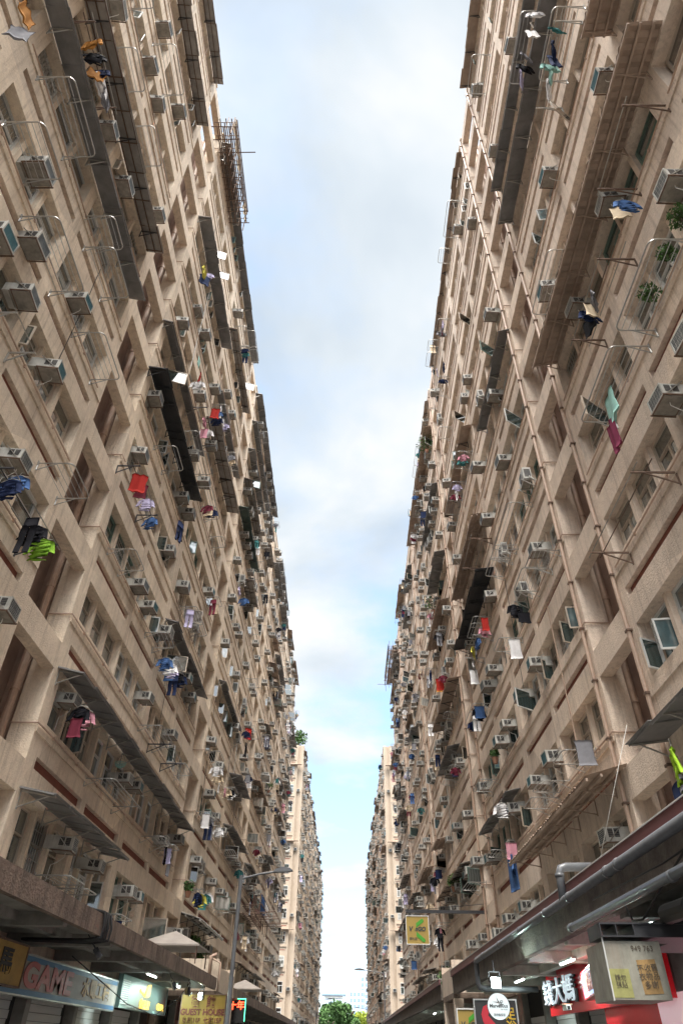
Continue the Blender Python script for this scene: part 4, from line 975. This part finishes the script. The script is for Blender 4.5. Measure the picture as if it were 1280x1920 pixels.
# slanted light box
LBOX = mat('pale_blue_lightbox', (.45, .6, .9), .4, emit=(.42, .58, 1), estr=.10); SALM = mat('salmon_lettering', (.75, .25, .18), .5)
m4 = facing_street(Rt, 1.52, 16.2, 2.72) @ Matrix.Rotation(R(-10.7), 4, 'Y')
o = sign_root('lightbox_sign', m4, 'pale blue slanted lightbox sign reading 不賣隔夜肉')
panel(o, 2.8, .42, .14, LBOX, SR2); text(o, '不賣隔夜肉', .36, T_((0, 0, .012)), SALM, off=.004, sx=1.45)
# shop below the red sign
PINKW = mat('pink_lit_wall', (.66, .48, .50), .5, emit=(1, .6, .65), estr=.04); MAG = mat('magenta_tube', (.8, .05, .3), .5, emit=(1, .03, .25), estr=3)
o = empty('shop_interior', T_((5.9, 15, 1.9))); A = MB(); A.box((-.1, -3.2, -1.7), (0, .2, .55), PINKW); A.box((-.1, .22, -1.7), (0, 3.4, .55), SR2); A.obj('wall_panel', o)
A = MB(); A.box((-.16, -3.25, -1.7), (-.13, -3.2, .55), MAG); A.obj('light_tube', o); tag(o, 'pink lit shop interior below the red sign', 'shop interior')
# metal cabinet with paper notes
NOTE_Y = mat('yellow_note', (.33, .32, .12), .8, nz=.3, nscale=8); NOTE_O = mat('ochre_note', (.32, .20, .08), .8, nz=.5, nscale=6)
CABM = mat('peeling_cream_metal', (.30, .29, .24), .6, nz=.35, nscale=4, streak=.35, streakcol=(.22, .13, .09))
o = sign_root('metal_cabinet', facing_cam(3.62, 9.9, 2.41, -3), 'peeling cream metal cabinet with handwritten notes, hung under the right canopy', 'cabinet')
B = MB(); B.box((-.35, -.30, -.9), (.35, .30, 0), CABM); B.box((-.355, -.31, -.01), (-.34, .36, .012), FRAME_W); B.obj('cabinet_body', o)
B = MB(); B.box((-.345, -.28, .002), (-.10, .30-.29, .004), NOTE_Y); B.obj('yellow_note', o)
B = MB(); B.box((.02, -.25, .002), (.25, .10, .004), NOTE_O, Matrix.Rotation(R(3), 4, 'Z')); B.obj('ochre_note', o)
INK = mat('faded_ink', (.10, .08, .06), .9)
text(o, '不收舊\n衣物品\n多謝', .085, T_((.135, -.07, .008)) @ Matrix.Rotation(R(3), 4, 'Z'), INK, extrude=.001); text(o, '請勿\n張貼', .07, T_((-.22, -.12, .008)), INK, extrude=.001); text(o, '949 763', .085, T_((.12, .22, .006)), INK, extrude=.001)
B = MB(); B.box((-.36, .34, -.6), (.9, .36, .04), DARKIRON); B.box((-.36, .48, -.6), (.9, .50, .04), DARKIRON)
for x in (-.36, -.16, .06): B.box((x, .36, -.6), (x+.012, .48, .04), DARKIRON)
B.box((.07, .36, .0), (.9, .48, .02), DARKIRON); B.obj('duct', o)
o = sign_root('notice_board', facing_cam(4.45, 9.6, 2.35), 'dark board with small white printed notices beside the cream cabinet', 'notice board')
panel(o, .5, .5, .04, DARK, STEEL); rg = random.Random(4); B = MB()
for i in range(6):
    for j in range(5): B.box((-.22+i*.075, -.2+j*.085, .002), (-.165+i*.075, -.14+j*.085, .004), SWH)
B.obj('notice', o)
# black duct and lamps hanging under right canopy
o = empty('exhaust_duct', T_((5.0, 10.2, 2.95))); B = MB(); B.box((-.6, -1.2, -.18), (.6, 1.5, .12), DARKIRON); B.obj('duct_body', o); B = MB(); B.tube([(-.5, -.2, -.05), (-.8, -.3, .05), (-.95, -.6, .02), (-.95, -1.3, 0)], .11, BLK, 10); B.obj('flexible_hose', o); tag(o, 'black exhaust duct under the right canopy above the cabinet', 'duct')
FLO = mat('floodlight_glass', (.9, 1, .95), .3, emit=(.72, 1, .9), estr=4)
def flood(M4, label, lit, power=0):
    o = empty('flood_lamp', M4); B = MB(); B.prism([(-.13, -.05), (.13, -.05), (.09, .05), (-.09, .05)], 'z', -.10, .10, DARKIRON); B.obj('housing', o)
    B = MB(); B.box((-.11, -.056, -.08), (.11, -.052, .08), FLO if lit else BLK); B.obj('lens', o)
    B = MB(); B.bar((-.14, 0, 0), (-.14, 0, .2), .02, DARKIRON); B.bar((.14, 0, 0), (.14, 0, .2), .02, DARKIRON); B.bar((-.14, 0, .2), (.14, 0, .2), .02, DARKIRON); B.bar((0, 0, .2), (0, 0, .42), .02, DARKIRON); B.obj('yoke', o)
    tag(o, label, 'lamp', 'flood lamps under the canopies')
    if lit:
        l = bpy.data.lights.new('lamp_light', 'AREA'); l.energy = power; l.size = .2; l.color = (.8, 1, .93); q = bpy.data.objects.new('lamp_light', l); COL.objects.link(q)
        q.parent = o; q.matrix_local = T_((0, -.07, 0)) @ Matrix.Rotation(R(90), 4, 'X')
flood(T_((3.35, 18, 2.80)) @ Matrix.Rotation(R(20), 4, 'Z'), 'lit white flood lamp above the round hair studio sign', True, 6)
flood(T_((-5.05, 28.6, 3.0)) @ Matrix.Rotation(R(-50), 4, 'Z'), 'lit flood lamp above the yellow guest house sign', True, 7)
flood(T_((-5.15, 24.3, 3.03)) @ Matrix.Rotation(R(-70), 4, 'Z') @ Matrix.Rotation(R(30), 4, 'X'), 'unlit black flood lamp nearest the green-grey sign', False)
flood(T_((-5.10, 26.3, 3.02)) @ Matrix.Rotation(R(-60), 4, 'Z'), 'unlit black flood lamp, middle one under the left canopy', False)
flood(T_((-5.10, 16.2, 3.08)) @ Matrix.Rotation(R(-80), 4, 'Z') @ Matrix.Rotation(R(40), 4, 'X'), 'unlit black flood lamp by the cable bundle', False)
# fluorescent battens
TUBE = mat('fluorescent_tube', (.9, 1, .97), .3, emit=(.78, 1, .95), estr=4)
def batten(x, u, z, ln, label, power):
    o = empty('tube_light', T_((x, u, z))); B = MB(); B.box((-.05, -ln/2, .02), (.05, ln/2, .07), WHITEM); B.obj('batten', o); B = MB(); B.tube([(0, -ln/2+.04, 0), (0, ln/2-.04, 0)], .014, TUBE, 8); B.obj('tube', o); tag(o, label, 'lamp', 'tube lights under the canopies')
    l = bpy.data.lights.new('tube_glow', 'AREA'); l.energy = power; l.shape = 'RECTANGLE'; l.size = .1; l.size_y = ln; l.color = (.82, 1, .95); q = bpy.data.objects.new('tube_glow', l); COL.objects.link(q); q.parent = o; q.matrix_local = T_((0, 0, -.03))
batten(-5.7, 23.6, 3.22, 1.2, 'tube light in front of the green-grey sign', 11); batten(-5.9, 28.2, 3.25, 1.2, 'tube light above the guest house doorway', 8)
batten(4.9, 17.5, 3.15, 1.2, 'tube light in front of the red sign', 13); batten(4.7, 12.3, 3.15, 1.2, 'tube light beside the cream cabinet', 5); batten(4.9, 22.6, 3.15, 1.2, 'tube light at the canopy end before the round sign', 8)
batten(4.8, 44, 3.15, 1.2, 'tube light under the farther right canopy', 10)
# round hair studio sign
DISC = mat('round_sign_face', (.50, .55, .57), .4, emit=(.8, .9, .95), estr=.03)
o = sign_root('hair_studio_sign', facing_cam(3.60, 19.2, 2.43, -8) @ Matrix.Scale(.84, 4), 'round white hair studio sign with scissors and the word Marvell0us')
B = MB(); n = 40; B.prism([(.30*math.cos(2*math.pi*i/n), .30*math.sin(2*math.pi*i/n)) for i in range(n)], 'z', -.08, 0, DISC)
B.tube([(.303*math.cos(2*math.pi*i/n), .303*math.sin(2*math.pi*i/n), -.02) for i in range(n)], .014, BLK, 6, True); B.obj('disc', o)
text(o, 'Marvell0us', .115, T_((0, .01, .006)), BLK, extrude=.002, off=.002); text(o, 'Hair Studio', .042, T_((.14, -.07, .006)), BLK, extrude=.002); text(o, '思特髮型屋', .065, T_((0, -.19, .006)), BLK, extrude=.002)
B = MB()
B.prism([(-.01, .09), (-.05, .24), (-.035, .20), (.02, .10)], 'z', .003, .008, BLK); B.prism([(-.16, .11), (.0, .075), (.03, .095), (-.04, .10)], 'z', .003, .008, BLK)
for cx_, cy_ in ((.09, .11), (.055, .055)): B.tube([(cx_+.035*math.cos(2*math.pi*i/12), cy_+.025*math.sin(2*math.pi*i/12), .006) for i in range(12)], .006, BLK, 5, True)
B.bar((.02, .09, .006), (.06, .10, .006), .01, BLK); B.obj('scissors', o)
# foot bath sign
YEL2 = mat('sign_yellow', (.72, .45, .03), .5); SRD3 = mat('deep_red_shape', (.40, .015, .03), .5)
o = sign_root('shop_sign', facing_cam(3.72, 20.3, 2.02, -4), 'tall black sign with red foot shape and yellow 足浴 characters')
panel(o, 1.0, 1.15, .1, BLK, STEEL); text(o, '足\n浴', .26, T_((.34, .17, .01)), YEL2, off=.004)
B = MB(); B.prism([(-.30, .45), (-.18, .50), (-.12, .40), (-.2, .28), (.02, .05), (.22, -.02), (.2, -.3), (.1, -.57), (-.15, -.57), (-.1, -.2), (-.33, .15), (-.36, .3)], 'z', .003, .01, SRD3); B.obj('foot_shape', o)
# VinGO signs
VY = mat('ochre_yellow_sign', (.36, .25, .065), .5, nz=.06); VG = mat('leaf_green', (.06, .30, .03), .5); VN = mat('navy_letters', (.02, .045, .06), .5)
def vingo(M4, w, label, arm):
    o = sign_root('shop_sign', M4, label); h = w*1.07
    panel(o, w, h, .16*w, VY, WHITEM)
    B = MB()
    def capsule(p, q, r_):
        p, q = Vector(p), Vector(q); d = (q-p).normalized(); nn = Vector((-d.y, d.x)); pts = []
        for i in range(7): a = R(-90+180*i/6); pts.append(tuple(q+nn*r_*math.sin(a)+d*r_*math.cos(a)))
        cut = r_*1.4; pts.append(tuple(p+nn*r_-d*cut*.0)); pts.append(tuple(p-nn*r_-d*cut))
        return pts
    B.prism(capsule((-.02*w, .20*w), (.22*w, .36*w), .075*w), 'z', .004, .012, VG)
    B.prism([(a, -b) for a, b in capsule((-.02*w, .19*w), (.26*w, .40*w), .075*w)][::-1], 'z', .004, .012, VG)
    B.prism([(-.16*w, -.05*w), (-.13*w, .0), (-.16*w, .06*w), (-.12*w, .0)], 'z', .004, .012, VG); B.obj('arrow', o)
    text(o, 'V', .27*w, T_((-.33*w, .03*w, .012)), VN, off=.006*w, extrude=.003, shear=.2); text(o, 'nGO', .23*w, T_((.12*w, .03*w, .012)), VN, off=.008*w, extrude=.003, shear=.2)
    text(o, '便利店', .12*w, T_((-.22*w, -.35*w, .008)), VN, extrude=.002)
    if arm:
        A = MB(); A.box((-w*.5, h/2+.14, -.12), (3.55, h/2+.26, -.02), DARKIRON); A.tube([(-.42*w, h/2, -.07), (-.42*w, h/2+.14, -.07)], .03, STEEL); A.tube([(.42*w, h/2, -.07), (.42*w, h/2+.14, -.07)], .03, STEEL)
        A.bar((.1, h/2+.26, -.06), (3.4, h/2+.55, -.06), .02, DARKIRON); A.obj('bracket_arm', o)
vingo(facing_cam(3.24, 34.6, 5.80), .98, 'square yellow VinGO sign hanging from a long dark arm', True)
vingo(facing_cam(3.25, 21.5, 2.12), .62, 'small yellow VinGO sign low under the right canopy', False)
o = sign_root('shop_sign', facing_street(Rt, 2.0, 21.6, 2.45), 'pale narrow sign with faded red characters behind the round sign'); panel(o, 1.3, .55, .08, SWH, RUST); text(o, '平安', .3, T_((0, 0, .01)), SRED)
# security camera
o = empty('security_camera', T_((4.75, 17.6, 2.35))); B = MB(); B.box((-.11, -.11, .05), (.11, .10, .07), TERRA); B.obj('mounting_plate', o); B = MB(); B.box((-.05, -.18, -.04), (.05, .12, .05), WHITEM); B.box((-.03, -.186, -.03), (.03, -.181, .03), BLK); B.obj('camera_body', o); tag(o, 'white security camera at the left end of the red sign', 'camera')

# entrance boxes between canopies
def hood(s, xo, u0, u1, label):
    o = empty('entrance_hood', T_((0, (u0+u1)/2, 0))); A, B = MB(), MB()
    hh = (u1-u0)/2
    A.box((s.x+s.sg*.02, -hh, 3.15), (xo, hh, 3.32), CONC); A.box((s.x+s.sg*.02, -hh, 3.32), (xo, -hh+.14, 4.35), s.wall); A.box((s.x+s.sg*.02, hh-.14, 3.32), (xo, hh, 4.35), s.wall)
    A.box((xo-s.sg*.14, -hh+.14, 3.32), (xo, hh-.14, 4.1), s.wall); A.obj('parapet', o)
    B.box((xo-s.sg*.35, -hh, .15), (xo, -hh+.3, 3.149), s.wall); B.obj('column', o); B = MB(); B.box((xo-s.sg*.35, hh-.3, .15), (xo, hh, 3.149), s.wall); B.obj('column', o); tag(o, label, 'entrance hood')
hood(L, -5.0, 31.5, 36.3, 'concrete entrance hood between the two left canopies'); hood(Rt, 4.1, 30.6, 34.0, 'concrete entrance hood between the two right canopies')
pipe_obj('drain_pipe', [([(-5.2, 30.6, 3.75), (-5.2, 30.6, 4.35), (-5.0, 30.65, 4.42)], .07), ([(-4.93, 31.3, 3.0), (-4.93, 31.3, 4.2), (-5.4, 31.3, 4.4)], .04)], 'pale pipes rising beside the left entrance hood', M_=PIPE)
def tent(M4, w, label):
    o = empty('canopy_tent', M4); A = MB(); A.add([(-w, -w, 0), (w, -w, 0), (w, w, 0), (-w, w, 0), (0, 0, w*.45), (-w, -w, -.05), (w, -w, -.05), (w, w, -.05), (-w, w, -.05)], [(0, 1, 4), (1, 2, 4), (2, 3, 4), (3, 0, 4), (0, 5, 6, 1), (1, 6, 7, 2), (2, 7, 8, 3), (3, 8, 5, 0), (8, 7, 6, 5)], SWH); A.obj('roof_sheet', o)
    B = MB()
    for x in (-1, 1):
        for y in (-1, 1): B.box((x*w*.92-.02, y*w*.92-.02, -.55), (x*w*.92+.02, y*w*.92+.02, -.05), RUST)
    B.obj('leg', o); tag(o, label, 'tent roof', 'small pitched roofs on the canopies')
tent(T_((-6.1, 27.8, 4.35)), 1.1, 'small pale pitched tent roof on the left canopy before the entrance hood'); tent(T_((-6.1, 49, 4.35)), 1.1, 'small pale pitched tent roof on the farther left canopy')
# ------------------------------------------------------------------ street lamps
def lamp(x, y, h, arm, label):
    o = empty('street_lamp', T_((x, y, 0))); n = 10; P_ = MB(); LM = GPIPE
    P_.tube([(0, 0, .15), (0, 0, 1.4)], .11, LM, 12); P_.tube([(0, 0, 1.4), (0, 0, h)], .075, LM, 12); P_.obj('pole', o)
    A = MB(); A.tube([(0, 0, h-.12), (arm*.5, 0, h+.06), (arm*.97, 0, h+.16)], .04, LM, 8); A.obj('arm', o)
    H = MB(); H.prism([(arm*.85, h+.12), (arm*.9, h+.22), (arm*1.1, h+.30), (arm*1.28, h+.26), (arm*1.36, h+.18), (arm*1.2, h+.13)], 'y', -.14, .14, GPIPE); H.obj('lamp_head', o)
    tag(o, label, 'street lamp', 'street lamps along the kerbs')
lamp(-4.0, 28.2, 6.72, 1.45, 'grey street lamp on the left kerb, nearest the camera')
lamp(4.05, 83, 7.9, -2.3, 'tall street lamp on the right kerb far down the street')
lamp(-5.2, 150, 8.6, 2.2, 'distant street lamp on the left kerb by the far block')
lamp(5.0, 185, 8.8, -2.0, 'most distant street lamp, in front of the yellow-green tree')

# ------------------------------------------------------------------ ground
g = MB(); g.box((-900, -300, -.5), (900, 2500, 0), ASPH); structure(g.obj('road'))
g = MB(); g.box((-7.5, -60, .0), (-4.2+.0, 113, .14), PAVE); structure(g.obj('pavement'))
g = MB(); g.box((3.6, -60, .0), (6.5, 113, .14), PAVE); structure(g.obj('pavement'))
g = MB()
for i in range(40): g.box((-.35, -20+i*6, .004), (-.25, -17+i*6, .006), PAINTW)
structure(g.obj('road_marking'))

# ------------------------------------------------------------------ street end: trees, footbridge shelter, towers
def tree(x, y, z0, h, rad, m, label, n=5000, size=.5, seed=1):
    o = empty('tree', T_((x, y, 0))); rg = random.Random(seed); Tk = MB()
    for i in range(6):
        a = rg.uniform(0, 6.28); Tk.tube([(0, 0, 0), (.1, .1, h*.4), (math.cos(a)*rad*.3, math.sin(a)*rad*.3, h*.65), (math.cos(a)*rad*.7, math.sin(a)*rad*.7, h*.85)], h*.018, BARK, 6)
    Tk.tube([(0, 0, 0), (.05, .05, h*.45)], h*.035, BARK, 8); Tk.obj('trunk', o)
    C = MB()
    blobs = [(rg.gauss(0, .42)*rad, rg.gauss(0, .42)*rad, h*.62+rg.uniform(-.30, .30)*h, rad*rg.uniform(.22, .42)) for _ in range(34)]
    for bx, by, bz, br in blobs: leaves(C, (bx, by, bz), br, n//34, m, rg, size, .7)
    C.obj('crown', o); tag(o, label, 'tree')
tree(-1.6, 300, 0, 14.8, 7.6, FOL, 'large round dark green tree at the end of the street', 9000, .55, 2)
tree(-6.5, 290, 0, 10.8, 4.5, FOL, 'smaller green tree left of the large round tree', 3000, .5, 5)
tree(8.3, 310, 0, 13.0, 5.5, FOL2, 'yellow-green tree right of the large round tree', 5000, .5, 3)
o = empty('footbridge_tower', T_((-4.6, 340, 0))); B = MB(); B.box((-5.0, -3, 19.0), (5.0, 3, 19.5), TOWERG); B.box((-3.8, -2.6, 18.2), (3.6, 2.6, 19.0), WHITEM); B.obj('roof', o)
B = MB(); B.box((-3.2, -2.4, 0), (-2.2, 2.4, 18.2), TOWER); B.box((2.0, -2.4, 0), (2.5, 2.4, 18.2), TOWER); B.obj('column', o); B = MB(); B.box((-2.2, -2, 13), (2.0, 2, 17.0), TOWERG); B.obj('glazing', o); tag(o, 'pale footbridge lift tower with a flat overhanging roof behind the tree', 'footbridge tower')
def tower(x, y, w, h, label):
    o = empty('tower_block', T_((x, y, 0))); B = MB(); n = 24
    B.prism([(w/2*math.cos(2*math.pi*i/n), w*.4*math.sin(2*math.pi*i/n)) for i in range(n)], 'z', 0, h, TOWER); B.obj('wall', o)
    G = MB(); z = 6
    while z < h-2:
        for a0 in (-150, -118, -88, -60, -32):
            a = R(a0); G.prism([(w/2*1.006*math.cos(a+t_), w*.4*1.006*math.sin(a+t_)) for t_ in (0, .18, .36)]+[(w/2*.97*math.cos(a+t_), w*.4*.97*math.sin(a+t_)) for t_ in (.36, .18, 0)], 'z', z, z+1.9, TOWERG)
        z += 3
    G.obj('window_band', o); B = MB(); B.box((-w*.25, -w*.2, h), (w*.25, w*.2, h+3), TOWER); B.obj('plant_room', o); tag(o, label, 'tower')
tower(7.5, 500, 9.5, 30, 'shorter pale blue distant tower at the end of the street'); tower(15.5, 520, 11, 40, 'taller pale blue distant tower beside the right block')
